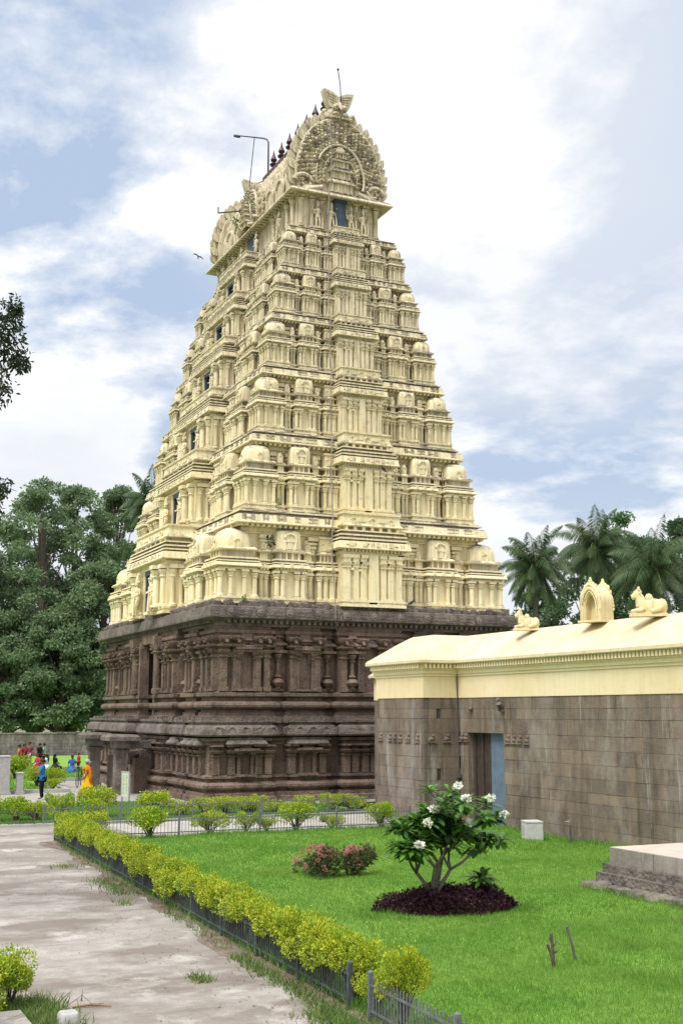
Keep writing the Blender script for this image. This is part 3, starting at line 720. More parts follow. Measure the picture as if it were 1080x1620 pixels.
for sx in (-1, 1):
    for x, d in ((1.75, .5), (2.5, .5), (3.5, .5), (4.2, .5), (5.45, .26), (6.5, .26), (7.75, .26), (8.4, .26), (9.15, .26)):
        put_wall(PIL, 'pilaster', upper, sx*x, 4.64, 'F', A+d, (1.05, 1.6, 1))
    for x, d in ((3.0, .5), (5.97, .26), (8.78, .26)): put_wall(NIC, 'niche', upper, sx*x, 4.75, 'F', A+d, (.8, 1, 1))
    for x in (4.85, 7.15): put_wall(VPIL, 'vase_pilaster', upper, sx*x, 4.66, 'F', A, (1.1, 1.5, 1.1))
for y, d in ((-6.72, .26), (-5.25, .26), (-3.55, .26), (-2.85, .26), (2.85, .26), (3.55, .26)): put_wall(NIC2, 'niche', upper, y, 4.75, 'R', B+d-.02, (.42, .8, 1.5))
for y in (-6.72, -6.2, -5.7, -5.25, -3.55, -3.2, -2.85, -1.0, 0, 1.0): put_wall(CAN, 'canopy', upper, y, 6.62, 'R', B+.28 if abs(y) > 1.5 else B+.44, (.42, .8, 1.0))
for sx in (-1, 1):
    for x in (2.1, 3.0, 3.85, 5.72, 6.2, 8.05, 8.75): put_wall(CAN, 'canopy', upper, sx*x, 6.6, 'F', A+(.52 if x < 4 else .28), (.42, .8, 1.0))
LA, LB = A*1.075, B*1.065
for y in (-7.5, -6.8, -5.6, -5.15, -4.05, -2.6, -1.5, -1.1, -.6, -.2, .6, 1.6, 2.6, 4.3, 5.2, 6.5):
    d = (.42 if abs(y) < 1.8 else .26)
    put_wall(LPIL, 'pilaster', lower, y, 1.14, 'R', LB+d, (1.1, 1.7, 1))
for y in (-6.2, -3.33, 3.4): put_wall(NIC2, 'niche', lower, y, 1.16, 'R', LB+.3, (1, 1.7, 1))
for y in (-6.2, -3.33, 3.4):
    mm = MB().sweep(rect(.75, .2), [(0, 0), (.16, .02), (.18, .06), (.12, .18), (.02, .24), (.02, .32), (-.1, .34)], True)
    put_wall(mm.mesh('canopy', M_CORN), 'canopy', lower, y, 2.36, 'R', LB+.34)
for sx in (-1, 1):
    for x, d in ((1.8, .5), (2.6, .5), (3.6, .5), (4.5, .5), (5.3, .28), (6.1, .28), (6.9, .28), (7.7, .28), (8.5, .28), (9.3, .28)):
        put_wall(LPIL, 'pilaster', lower, sx*x, 1.14, 'F', LA+d, (1.1, 1.7, 1))
    for x in (3.1, 6.0, 8.0, 9.1):
        mm = MB().sweep(rect(.42, .2), [(0, 0), (.14, .02), (.16, .07), (.1, .18), (.02, .22), (.02, .3), (-.1, .32)], True)
        put_wall(mm.mesh('canopy', M_CORN), 'canopy', lower, sx*x, 2.32, 'F', LA+.45)
# round columns and lintel by the gateway
m = MB()
for sx in (-1, 1):
    m.lathe([(.26, 0), (.26, .2), (.19, .25), (.18, 1.9), (.26, 1.98), (.2, 2.06), (.3, 2.2), (.34, 2.32), (.18, 2.36)], sx*1.95, -7.75, 14, 4.64)
    m.box(sx*1.95-.3, sx*1.95+.3, -8.0, -7.4, 7.0, 7.4)
    m.box(sx*1.2, sx*1.44, -7.72, -7.25, 0, 7.2)
m.box(-1.46, 1.46, -7.6, -3.3, 7.12, 7.6)
m.build('gate_frame', M_STONE, gop, auto=40)
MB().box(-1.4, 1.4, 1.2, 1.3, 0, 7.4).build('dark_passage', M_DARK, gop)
m = MB()
m.box(-1.19, -.75, -6.2, -5.8, 0, 6.6); m.box(-1.19, 1.19, -6.3, -5.7, 6.6, 7.1); m.box(.75, 1.19, -6.2, -5.8, 0, 6.6)
m.sweep(rect(.3, .3, -.95, -6.0), [(0, 5.9), (.15, 6.1), (.15, 6.3), (.3, 6.6)])
m.build('inner_frame', M_STONE, gop)
for sx in (-1, 1):  # added dark panels along the jambs, passage shade put into their colour
    m = MB(); m.box(sx*1.30, sx*1.42, -7.2, -2.6, .1, 7.0)
    for z in np.arange(.5, 6.4, .8):
        m.box(sx*1.27, sx*1.30, -7.2, -2.6, z, z+.14)
        for y in np.arange(-7.0, -2.7, .45): m.ball((sx*1.28, y, z+.5), .045, 6)
    m.build('passage_shade_panel', simple('passage_shade', (.040, .028, .021), (.025, .018, .014), 4, .7), gop)
# flight cheeks under the threshold and porch pillars
MB().box(-2.6, -1.46, -8.9, -7.4, 0, 1.6).build('entrance_block', M_STONE, gop)
m = MB(); m.box(1.46, 2.6, -8.9, -7.4, 0, 1.6)
m.tube([(2.0, -9.0, 1.3), (2.0, -8.9, 1.75), (2.0, -8.4, 1.8)], [.2, .26, .22], 8); m.box(1.5, 2.5, -8.6, -7.5, 1.6, 2.0)
m.build('entrance_block', M_STONE, gop)
for x in (-1.9, 3.1):
    m = MB().box(-.33, .33, -.33, .33, 0, .3).box(-.25, .25, -.25, .25, .3, 2.1)
    m.sweep(rect(.25, .25), [(0, 1.8), (.1, 1.92), (.1, 2.05), (.0, 2.1)])
    m.box(-.6, .6, -.34, .34, 2.1, 2.42); m.sweep(rect(.75, .6), [(0, 2.42), (.12, 2.45), (.12, 2.62), (.02, 2.7), (-.1, 2.72)], True)
    m.box(-.3, .3, .3, 1.4, 2.1, 2.42)
    m.build('porch_pillar', M_CORN, gop, (x, -9.75, 0))

# ---- fittings on the tower
def cable_pts():
    pts = []
    for k in range(6, 0, -1):
        z, a, b = TZ[k]; pts += [(b+.12, 0, z+.75), (b+.10, 0, z)]
    return pts
# ================================================================== COMPOUND WALL
wall = thing('compound_wall', 'long granite block wall with cream plaster top running up to the tower', 'wall')
XE, XR, YW, YP = 18.25, 21.85, -2.6, -4.0
DX0, DX1 = 22.45, 24.72
def wpath(x1=62, yb=-.4): return [(XE, YP), (XR, YP), (XR, YW), (x1, YW), (x1, yb), (XE, yb)]
m = MB()                                                            # stone: boxes round the doorway
E_ = .03                                                            # dark core behind the joints
m.box(XE+E_, XR-E_, YP+E_, -.4, -.3, 4.25); m.box(XR-E_, DX0-E_, YW+E_, -.4, -.3, 4.25); m.box(DX1+E_, 62, YW+E_, -.4, -.3, 4.25); m.box(DX0-E_, DX1+E_, YW+E_, -.4, 3.10, 4.25)
m.build('wall_core', simple('joint_mortar', (.07, .06, .052), None, 6, .95), wall)
m = MB(); rb = random.Random(21)
m.box(12.0, XE, -1.0, .6, -.3, 4.27); m.box(46, 62, YW, YW+.03, -.3, 4.26)
def blocks(a, b, zz, put):
    u = a + (rb.random()-.7)*.6
    while u < b:
        w = rb.choice((.55, .8, 1.0, 1.25, 1.5, 1.9))*rb.uniform(.85, 1.15); lo, hi = max(u, a), min(u+w, b)
        if b-hi < .25: hi = b; w = 9
        if hi-lo > .04: put(lo+.003, hi-.003, rb.uniform(-.006, .008))
        u += w
rows = [-.3]
while rows[-1] < 4.0: rows.append(rows[-1]+rb.uniform(.28, .43))
rows = [r for r in rows if not (2.85 < r < 3.28) and r < 4.05 and not (2.5 < r < 2.64)] + [3.06, 2.64, 4.26]; rows.sort()
for z0_, z1_ in zip(rows, rows[1:]):
    zz = (z0_+.003, z1_-.004)
    blocks(XE, XR, zz, lambda p, q, o: m.box(p, q, YP-o, YP+.5, *zz))
    blocks(YP+.5, YW, zz, lambda p, q, o: m.box(XR-.5, XR+o, p, q, *zz))
    if z1_ <= 3.07:
        blocks(XR, DX0, zz, lambda p, q, o: m.box(p, q, YW-o, YW+.7, *zz)); blocks(DX1, 46, zz, lambda p, q, o: m.box(p, q, YW-o, YW+.5, *zz))
        m.box(DX0-.4, DX0, YW+.71, -.8, *zz)
    else: blocks(XR, 46, zz, lambda p, q, o: m.box(p, q, YW-o, YW+.5, *zz))
stone = m.build('stone_courses', M_WALLS, wall)
m = MB(); m.box(23.62, DX1, -2.40, -2.32, 0, 3.06); m.build('blue_door', M_DOORB, wall)
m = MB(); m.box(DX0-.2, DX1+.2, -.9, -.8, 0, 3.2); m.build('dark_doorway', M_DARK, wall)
m = MB(); m.box(DX0, 23.62, -2.34, -2.28, 0.02, 3.06)
for x in (22.5, 23.0, 23.48): m.box(x, x+.12, -2.40, -2.28, 0.02, 3.06)
m.build('door_leaf', simple('old_wood', (.07, .05, .04), (.045, .033, .027), 5, .8), wall)
m = MB(); m.sweep(wpath(), [(.025, 4.25), (.025, 4.98), (.06, 5.0), (.06, 5.06), (.10, 5.09), (.10, 5.2), (.14, 5.22)])
m.sweep([(12.0, -1.0), (XE, -1.0), (XE, .6), (12.0, .6)], [(.02, 4.25), (.02, 5.2)])
m.build('plaster_band', M_WALLY, wall)
m = MB(); m.sweep(wpath(), [(.10, 5.19), (.14, 5.22), (.14, 5.42)])
def dent(a, b, put, s):
    n = int((b-a)/s)
    for i in range(n): put(a+(b-a)*(i+.22)/n, a+(b-a)*(i+.78)/n)
dent(XR+.16, 62, lambda u, v: m.box(u, v, YW-.25, YW-.13, 5.27, 5.42), .16)
dent(XE-.1, XR+.1, lambda u, v: m.box(u, v, YP-.25, YP-.13, 5.27, 5.42), .16)
dent(YP-.1, YW-.2, lambda u, v: m.box(XR+.13, XR+.25, u, v, 5.27, 5.42), .16)
m.build('dentil_course', M_WALLY, wall)
m = MB(); m.sweep(wpath(), [(.12, 5.42), (.30, 5.43), (.33, 5.46), (.33, 5.55), (.28, 5.62), (-.1, 5.89), (-.5, 6.19), (-.9, 6.45), (-1.02, 6.51)], True)
m.sweep([(12.0, -1.0), (XE, -1.0), (XE, .6), (12.0, .6)], [(.2, 5.2), (.2, 5.3), (-.7, 6.0)], True)
m.build('coping', M_COPE, wall, auto=25)
# carved frieze of little figures set in the stone
m = MB(); rnd = random.Random(5)
def figure(x, y, z, side):
    q = MB(); k = rnd.uniform(.8, 1.15)
    q.ball((0, 0, .05), .11*k, 7, 1.3, .7, .8); q.ball((.06, -.02, .17), .06*k, 6); q.box(-.16, .16, -.06, .02, -.07, -.02)
    m.join(q, Matrix.Translation((x, y, z)) @ Matrix.Rotation(PI/2 if side else 0, 4, 'Z'))
for x in (18.55, 19.3, 19.7, 20.1, 20.7, 21.4): figure(x, YP, 2.78, False)
for y in (-3.7, -3.1): figure(XR, y, 2.78, True)
for x in (22.05, 22.3, 25.0, 25.35, 25.7, 26.1): figure(x, YW, 2.80, False)
m.build('carved_figures', M_WALLS, wall, auto=60)
m = MB(); m.box(24.6, 24.85, YW-.1, YW, 3.78, 3.84); m.tube([(24.73, YW-.1, 3.82), (24.76, YW-.17, 4.0), (24.72, YW-.14, 4.12)], [.09, .11, .07], 7); m.ball((24.74, YW-.2, 4.15), .08, 7); m.ball((22.75, YW-.05, 3.86), .1, 6)
m.build('bracket_figure', M_CORN, wall, auto=60)
# things on the wall
def nandi():
    """seated bull on a plinth facing -X... head towards -X"""
    m = MB(); m.box(-.95, .75, -.34, .34, 0, .10); m.box(-.85, .68, -.28, .28, .10, .16)
    m.rings([(.55, .26, .14, .12, 0), (.66, .30, .30, .12, 0), (.60, .29, .48, .12, 0), (.42, .22, .60, .10, 0), (.2, .12, .66, .06, 0)], 16)
    m.ball((.50, 0, .40), .27, 12, 1, 1.05, 1)
    m.rings([(.27, .25, .25, -.36, 0), (.27, .24, .5, -.40, 0), (.22, .20, .70, -.46, 0), (.16, .15, .82, -.50, 0)], 12)
    m.ball((-.06, 0, .68), .19, 10, 1, .9, .95)
    m.rings([(.17, .15, .68, -.58, 0), (.21, .18, .82, -.58, 0), (.18, .16, .94, -.54, 0), (.07, .07, 1.03, -.52, 0)], 12); m.ball((-.50, 0, 1.06), .07, 7)
    m.tube([(-.62, 0, .82), (-.76, 0, .74), (-.83, 0, .71)], [.14, .115, .10], 8)
    for s in (-1, 1):
        m.tube([(-.52, s*.10, .95), (-.52, s*.19, 1.0), (-.54, s*.17, 1.09)], [.05, .045, .025], 6)
        m.tube([(-.50, s*.12, .86), (-.44, s*.26, .84)], [.035, .05], 6)
        m.tube([(-.35, s*.24, .24), (-.62, s*.27, .22), (-.88, s*.22, .19)], [.10, .075, .06], 7)
        m.tube([(.50, s*.26, .34), (.24, s*.34, .24), (.0, s*.34, .18)], [.14, .10, .07], 7)
    m.tube([(-.60, -.22, .40), (-.58, 0, .36), (-.60, .22, .40)], .045, 6)
    m.tube([(.10, -.31, .2), (.10, -.28, .55), (.10, 0, .7), (.10, .28, .55), (.10, .31, .2)], .035, 6)
    return m
nd = nandi()
o = nd.build('bull_statue', M_STATW, None, (25.35, -1.95, 6.42), auto=60)
tag(o, 'small cream seated bull statue on the wall coping nearest the temple tower', 'statue', 'bull statues on the wall coping'); o.rotation_euler = (0, 0, R(62)); o.scale = (.50, .62, .66)
o = dup(o, (31.6, -1.95, 6.44), R(55), 'larger cream seated bull statue on the wall coping right of the arched shrine', (.62, .72, .78))
m = MB()
ap = [(.52, 0), (.50, .45), (.56, .60), (.52, .85), (.38, 1.08), (.16, 1.24), (0, 1.30)]
full = ap + [(-x, z) for x, z in reversed(ap[:-1])]
m.box(-.72, .62, -.62, .62, 0, .07)
M90 = Matrix.Rotation(-PI/2, 4, 'Z')
# body: arch extruded along X with a niche in its -X... built as shell ring plus back
inner = [(x*.5, z*.74) for x, z in full]
n = len(full)
for y0, y1 in ((-.55, .45),):
    vs = [M90 @ Vector((x, y0, z+.07)) for x, z in full] + [M90 @ Vector((x, y0, z+.07)) for x, z in inner] + [M90 @ Vector((x, y1, z+.07)) for x, z in full] + [M90 @ Vector((x, y0+.35, z+.07)) for x, z in inner]
    fs = [(i, i+1, n+i+1, n+i) for i in range(n-1)] + [(i, 2*n+i, 2*n+i+1, i+1) for i in range(n-1)] + [(n+i, n+i+1, 3*n+i+1, 3*n+i) for i in range(n-1)] + [tuple(range(2*n, 3*n)), tuple(range(3*n, 4*n))]
    m.add(vs, fs)
for s, r, y in ((1.0, .06, -.57), (.8, .05, -.6), (.62, .035, -.58)): m.tube([M90 @ Vector((x*s, y, z*(.5+.5*s)+.07)) for x, z in full], r, 6)
for i in range(27):
    t = i/26*PI; q = M90 @ Vector((.57*math.cos(t), -.58, .5+.72*math.sin(t))); m.ball(q, .07, 6, 1, 1, 1.2)
for yy in (-.5, .4):
    for dx, dz, r in ((0, 1.42, .13), (.0, 1.55, .08), (.16, 1.34, .1), (-.16, 1.34, .1), (.30, 1.28, .09), (-.3, 1.28, .09), (.42, 1.12, .07), (-.42, 1.12, .07)):
        m.ball(M90 @ Vector((dx, yy, dz)), r, 7, 1, 1, 1.3)
for i in range(20):
    t = i/19*PI; q = M90 @ Vector((.52*math.cos(t), .44, .5+.76*math.sin(t))); m.ball(q, .075, 6)
o = m.build('arched_shrine', M_STATW, None, (28.9, -1.75, 6.45), auto=40); o.rotation_euler = (0, 0, R(108)); o.scale = (.72, .64, .84)
tag(o, 'little cream arched shrine with an empty niche standing on the wall coping between two bulls', 'shrine')
o = MB().tube([(XR+.10, YW-.16, 5.4), (XR+.06, YW-.10, 5.1), (XR+.03, YW-.06, 4.2), (XR+.05, YW-.05, 2.8), (XR+.03, YW-.05, 1.2), (XR+.05, YW-.05, .1)], .022, 6).box(XR+.01, XR+.18, YW-.12, YW-.02, 1.5, 1.62).build('wall_cable', M_WIRE)
tag(o, 'thin dark cable hanging down the inner corner of the granite wall', 'cable')
# cable down the end face of the tower
pts = [(6.55, -.69, 33.6), (6.75, -.69, 32.4), (6.85, -.74, 30.3), (6.75, -.8, 29.8), (6.7, -.84, 28.4)]
for k, y in zip(range(6, 0, -1), (-.88, -1.06, -1.19, -1.39, -1.61, -1.87)):
    z, a, b = TZ[k]; pts += [(b+.10, y, z+.3), (b+.09, y-.02, z), (b+.12, y-.06, z-1.0)]
pts += [(10.03, -1.96, 8.5), (10.05, -1.96, 7.85), (9.7, -1.7, 7.2)]
o = MB().tube(pts, .028, 5).build('conductor_cable', M_CABLE)
tag(o, 'long pale cable running down the narrow end of the cream tower', 'cable')
o = MB().tube([(6.15, .12, 35.0), (6.2, .05, 36.0), (6.25, -.10, 36.75)], .025, 5).ball((6.25, -.10, 36.8), .07, 6).build('lightning_rod', M_BLACK)
tag(o, 'thin leaning lightning rod on the lion mask at the tower top', 'rod')
# roof lamp
lm = thing('street_lamp', 'dark bent arm street lamp rising from the roof ridge of the tower', 'lamp', (-3.9, 0, 34.95))
H = 2.75
m = MB().tube([(0, 0, 0), (0, 0, H-.35), (-.12, -.06, H-.12), (-.4, -.2, H+.05), (-1.35, -.62, H+.48), (-2.2, -1.0, H+.86)], [.055, .05, .046, .043, .04, .036], 8)
m.build('pole', M_BLACK, lm, smooth=True)
MB().tube([(-1.05, -.5, H+.35), (-1.15, -.75, -.05)], .026, 6).tube([(0, 0, .05), (-1.15, -.75, -.05)], .026, 6).build('brace', M_BLACK, lm)
mm = Matrix.Translation((-2.45, -1.12, H+.92)) @ Matrix.Rotation(R(205), 4, 'Z') @ Matrix.Rotation(R(-22), 4, 'Y')
q = MB().rings([(.26, .12, -.06), (.30, .14, 0), (.26, .11, .07), (.08, .05, .09)], 10, 3); m = MB().join(q, mm); m.build('lamp_head', M_BLACK, lm, smooth=False)
br = MB().tube([(-2.6, -2.0, 32.15), (-3.3, -3.3, 32.05)], .042, 6).tube([(-3.28, -3.28, 32.02), (-3.28, -3.28, 32.4)], .036, 6).box(-2.8, -2.4, -2.2, -1.9, 32.05, 32.25).build('wall_bracket', M_BLACK)
tag(br, 'short dark iron bracket sticking out from the far end of the tower roof', 'bracket')
fl = thing('floodlight', 'small black floodlight on a thin stem against the lowest cream tier', 'floodlight', (9.72, 1.45, 8.4))
MB().tube([(0, 0, 0), (.02, 0, 2.35)], .025, 6).build('stem', M_WIRE, fl)
MB().cbox(.12, 0, 2.45, .12, .26, .16, Matrix.Rotation(R(35), 3, 'Y')).box(.0, .1, -.05, .05, 2.32, 2.45).build('lamp_head', M_BLACK, fl)

# ================================================================== GROUND
def sheet(name, poly, z, m, kind='structure', sub=0):
    mm = MB().add([(x, y, z) for x, y in poly], [tuple(range(len(poly)))]); return tag(mm.build(name, m), kind=kind)
m_, t, b = nt('bare_ground'); P = wpos(t)
setc(t, b, mix(t, ramp(t, noise(t, P, .08, 6), [(.4, 0), (.6, 1)]), (.14, .17, .06), (.20, .17, .12)), .95, .1)
tag(MB().box(-700, 700, -700, 700, -1.5, -.30).build('ground', m_), kind='structure')
# concrete walk with damp stains
def path_mat():
    m, t, b = nt('stained_concrete'); P = wpos(t)
    n1 = noise(t, P, .45, 7, .68, (1.25, .7, 1)); n2 = noise(t, P, 1.3, 7, .72, (1.25, .75, 1)); n3 = noise(t, P, 9, 6, .75); n4 = noise(t, P, .22, 4)
    c = mix(t, ramp(t, n2, [(.36, 0), (.66, 1)]), (.40, .37, .335), (.24, .215, .19))
    c = mix(t, ramp(t, n1, [(.44, 0), (.57, .9)]), c, (.155, .125, .102))
    c = mix(t, ramp(t, n4, [(.48, 0), (.62, .55)]), c, (.24, .21, .185))
    c = mix(t, ramp(t, n3, [(.60, 0), (.75, .55)]), c, (.23, .205, .18))
    c = mix(t, ramp(t, noise(t, P, .8, 6, .7), [(.56, 0), (.66, .8)]), c, (.57, .54, .49))
    n5 = noise(t, P, 34, 4, .8); c = mix(t, ramp(t, n5, [(.46, 0), (.70, .6)]), c, (.17, .145, .125)); c = mix(t, ramp(t, noise(t, P, 3.2, 9, .85), [(.49, 0), (.66, .65)]), c, (.20, .17, .145))
    setc(t, b, c, .8, .2); bump(t, b, n3, .35, .015); return m
M_PATH = path_mat()
sheet('path', [(17.4, -21.9), (52, -21.9), (52, -17.5), (22.2, -16.5), (22.4, -14), (17.4, -14)], 0.0, M_PATH)
M_PAVE = simple('pale_paving', (.40, .37, .335), (.30, .28, .25), 1.2, .85, .2, .2)
sheet('pavement', [(17.5, -14.0), (22.4, -14.0), (22.4, -2.6), (17.5, -2.6)], .001, M_PAVE)
sheet('plaza', [(-48, -30), (12, -30), (12, 6), (-48, 6)], -.008, simple('plaza_paving', (.36, .335, .305), (.29, .265, .24), .9, .85, .2, .2))
def lawn_mat():
    m, t, b = nt('lawn_grass'); P = wpos(t)
    n1 = noise(t, P, .5, 5, .6); n2 = noise(t, P, 3.0, 6, .7); n3 = noise(t, P, 40, 3, .7)
    c = mix(t, ramp(t, n1, [(.38, 0), (.62, 1)]), (.145, .285, .04), (.20, .335, .055))
    c = mix(t, ramp(t, n2, [(.45, 0), (.68, .7)]), c, (.10, .24, .03))
    c = mix(t, ramp(t, n3, [(.5, 0), (.7, .6)]), c, (.24, .40, .09))
    setc(t, b, c, .9, .1); bump(t, b, n3, .8, .03); return m
M_LAWN = lawn_mat()
M_BLADE = leaf_mat('grass_blades', (.135, .285, .036), (.22, .355, .062), (.095, .215, .027), .55, .3, .6)
# main lawn: gently uneven
def fy(x): return -16.62 - .0366*(x-22.15)                       # line of the near fence
def lawn_h(x, y):
    h = .035*np.sin(x*.9+1.3)*np.cos(y*1.1) + .02*np.sin(x*2.3+y*1.7)
    for cx, cy, r, d in ((44.0, -12.3, .8, -.10), (43.1, -13.5, .5, -.05), (44.8, -11.6, 1.0, -.08), (42.3, -11.2, .9, -.06)): h = h + d*np.exp(-(((x-cx)/r)**2*.6+((y-cy)/r)**2*1.6))
    return h + .03
def in_lawn(x, y):
    ok = (x > 22.75) & (x < 50) & (y > fy(x)+.06) & (y < -2.62)
    return ok & ~((x > 37.3) & (y > -8.2))
xs = np.linspace(22.7, 52, 118); ys = np.linspace(-17.15, -2.5, 60)
XX, YY = np.meshgrid(xs, ys, indexing='ij'); TT = (YY+17.15)/14.65; YY = (fy(XX)+.05)*(1-TT) + -2.5*TT; V = np.stack([XX.ravel(), YY.ravel(), lawn_h(XX, YY).ravel()], -1)
idx = np.arange(118*60).reshape(118, 60)
F = np.stack([idx[:-1, :-1], idx[1:, :-1], idx[1:, 1:], idx[:-1, 1:]], -1).reshape(-1, 4)
o = link('lawn', npmesh('lawn', V, F, M_LAWN)); tag(o, kind='structure')
for pl in ([(8.2, -16.9), (17.2, -16.9), (17.2, -3.5), (11.6, -3.5), (11.6, -9.2), (8.2, -10.6)], [(8.2, -30), (17.2, -30), (17.2, -16.9), (8.2, -16.9)], [(-6, -30), (.3, -30), (.3, -11.6), (-6, -10.9)], [(-47, -30), (-6, -30), (-6, -10.9), (-9, -10.2), (-9, 5), (-47, 5)], [(-130, -60), (-49, -60), (-49, 60), (-130, 60)]):
    sheet('lawn', pl, .01, M_LAWN)
def blades(n, xr, yr, test, h, w, base, name='grass', lean=.5, m=M_BLADE):
    x = RNG.uniform(*xr, n); y = RNG.uniform(*yr, n); k = test(x, y); x, y = x[k], y[k]; n = len(x)
    z = base(x, y); a = RNG.uniform(0, 2*PI, n); hh = h*RNG.uniform(.5, 1.3, n); l = RNG.uniform(.1, lean, n)*hh*1.4; b2 = RNG.uniform(0, 2*PI, n)
    dx, dy = np.cos(a)*w*.5, np.sin(a)*w*.5
    V = np.empty((n, 3, 3), np.float32)
    V[:, 0] = np.stack([x-dx, y-dy, z-.01], -1); V[:, 1] = np.stack([x+dx, y+dy, z-.01], -1); V[:, 2] = np.stack([x+np.cos(b2)*l, y+np.sin(b2)*l, z+hh], -1)
    return V.reshape(-1, 3)
def flush(name, parts, m, label=None):
    V = np.concatenate(parts); F = np.arange(len(V)).reshape(-1, 3); o = link(name, npmesh(name, V, F, m)); tag(o, kind='stuff'); 
    if label: o['label'] = label
    return o
far = lambda x, y: np.full_like(x, .01)
purp = lambda x, y: (((x-38.1)/.70)**2+((y+12.35)/1.48)**2) < .85
lt = lambda x, y: in_lawn(x, y) & ~purp(x, y)
gp = [blades(260000, (40, 49), (-17.5, -7.9), lt, .048, .009, lawn_h, lean=.9), blades(200000, (31, 40), (-17.2, -2.7), lt, .048, .013, lawn_h, lean=.9), blades(80000, (22.8, 31), (-17.1, -2.7), lt, .06, .022, lawn_h, lean=.9)]
n = 2600
cl = RNG.uniform(0, 1, (n, 2)) * [26, 14] + [22.8, -17.1]
tuft = []
for (cx, cy) in cl[:900]:
    kk = 26; x = cx + RNG.normal(0, .10, kk); y = cy + RNG.normal(0, .10, kk)
    tuft.append(np.stack([x, y], -1))
tf = np.concatenate(tuft)
def blades_at(xy, h, w, base, lean=.6):
    x, y = xy[:, 0], xy[:, 1]; n = len(x); z = base(x, y); a = RNG.uniform(0, 2*PI, n); hh = h*RNG.uniform(.5, 1.3, n); l = RNG.uniform(.1, lean, n)*hh*1.4; b2 = RNG.uniform(0, 2*PI, n)
    V = np.empty((n, 3, 3), np.float32)
    V[:, 0] = np.stack([x-np.cos(a)*w, y-np.sin(a)*w, z-.01], -1); V[:, 1] = np.stack([x+np.cos(a)*w, y+np.sin(a)*w, z-.01], -1); V[:, 2] = np.stack([x+np.cos(b2)*l, y+np.sin(b2)*l, z+hh], -1)
    return V.reshape(-1, 3)
k = lt(tf[:, 0], tf[:, 1]); gp.append(blades_at(tf[k], .10, .007, lawn_h))
# longer grass against kerbs, the platform foot and the wall
edge = []
for x0, y0, x1, y1, nn in ((37.2, -8.45, 48, -8.45, 1500), (36.9, -8.3, 36.9, -3, 500), (24.8, -2.75, 40, -2.75, 1600), (22.9, -16, 22.9, -5, 2200), (23, -16.55, 46, -17.4, 3200)):
    t_ = RNG.uniform(0, 1, nn); edge.append(np.stack([x0+(x1-x0)*t_, y0+(y1-y0)*t_], -1)+RNG.normal(0, .10, (nn, 2)))
ed = np.concatenate(edge); gp.append(blades_at(ed, .17, .008, lawn_h))
for cx_, cy_, n_ in ((43.25, -13.3, 260), (44.2, -12.7, 420), (44.9, -11.9, 420), (44.3, -12.0, 260), (42.6, -11.6, 300), (43.4, -10.6, 300), (45.6, -10.9, 300), (41.0, -9.6, 200), (38.5, -14.5, 160)):
    gp.append(blades_at(np.stack([RNG.normal(cx_, .16, n_), RNG.normal(cy_, .42, n_)], -1), .15, .006, lawn_h))
gp.append(blades(60000, (8.3, 17.1), (-17, -4), lambda x, y: ~((x < 11.8) & (y > -9.4)), .09, .03, far)); gp.append(blades(30000, (-25, .2), (-22, -5), lambda x, y: (x < -9.2) | (y < -11.8), .10, .05, far))
flush('grass', gp, M_BLADE)
# weeds along the foot of the near fence and in the path cracks
wd = []
for x0, x1, nn, yc, sd in ((36, 40, 160, -17.72, .07), (40.5, 46.5, 1300, -17.75, .10), (31.0, 33.6, 420, -17.95, .16), (28.0, 28.8, 90, -18.2, .18), (24, 37, 260, -17.6, .06), (41.6, 42.1, 140, -18.75, .08), (44.3, 46.8, 1400, -17.9, .16), (34.3, 35.0, 60, -18.2, .1)):
    x_ = RNG.uniform(x0, x1, nn); wd.append(np.stack([x_, RNG.normal(yc+17.5, sd, nn)+fy(x_)-.05], -1))
wd = np.concatenate(wd)
flush('weeds', [blades_at(wd, .12, .010, lambda x, y: np.zeros_like(x), .9)], L_WEED)
wd = np.stack([RNG.uniform(42.2, 44.4, 3000), RNG.normal(-21.25, .22, 3000)], -1)
flush('weeds', [blades_at(wd, .15, .012, lambda x, y: np.zeros_like(x), .9)], L_WEED)
# soil strip under the hedge and drifted earth on the path edge
m_, t, b = nt('damp_soil'); P = wpos(t)
setc(t, b, mix(t, ramp(t, noise(t, P, 3, 6, .7), [(.4, 0), (.6, 1)]), (.13, .10, .08), (.22, .17, .135)), .95, .1); bump(t, b, noise(t, P, 15, 5), .5)
M_SOIL = m_
low = []
for i in range(60):
    x = 22.3+i*.45; low.append((x, fy(x)-.22-.2*math.sin(i*.7)*random.random()-.25*max(0, math.sin(i*.33+1))))
sheet('soil', low+[(49, fy(49)+.4), (22.3, fy(22.3)+.4)], .005, M_SOIL)
# kerbs, posts and slabs at the far left
def kerb(name, x0, x1, y0, y1, h): return tag(MB().box(x0, x1, y0, y1, -.05, h).build(name, M_KERB), kind='structure')
kerb('kerb', .3, .55, -30, -11.4, .16); kerb('kerb', -6, .3, -11.6, -11.35, .16); kerb('kerb', -9.0, -8.75, -10.0, 4, .16)
kerb('kerb', 17.2, 17.42, -30, -2.7, .08)
def slab_post(x, y, w, d, h, label, bev=.03):
    m = MB().box(-w/2-.06, w/2+.06, -d/2-.06, d/2+.06, 0, .12).sweep(rect(w/2, d/2), [(0, .12), (0, h-.06), (.025, h-.05), (.025, h-.01), (-.03, h+.02)], True)
    return tag(m.build('stone_post', M_POST, None, (x, y, 0)), label, 'stone post')
slab_post(.95, -14.72, .4, .7, 1.75, 'tall pale granite slab post at the left edge beside the far lawn')
slab_post(.85, -13.87, .3, .3, .98, 'short pale granite post on the kerb beside the man in blue')
gw = thing('garden_wall', 'low grey rubble wall behind the far lawn under the big trees', 'wall', (-48.5, 0, 0))
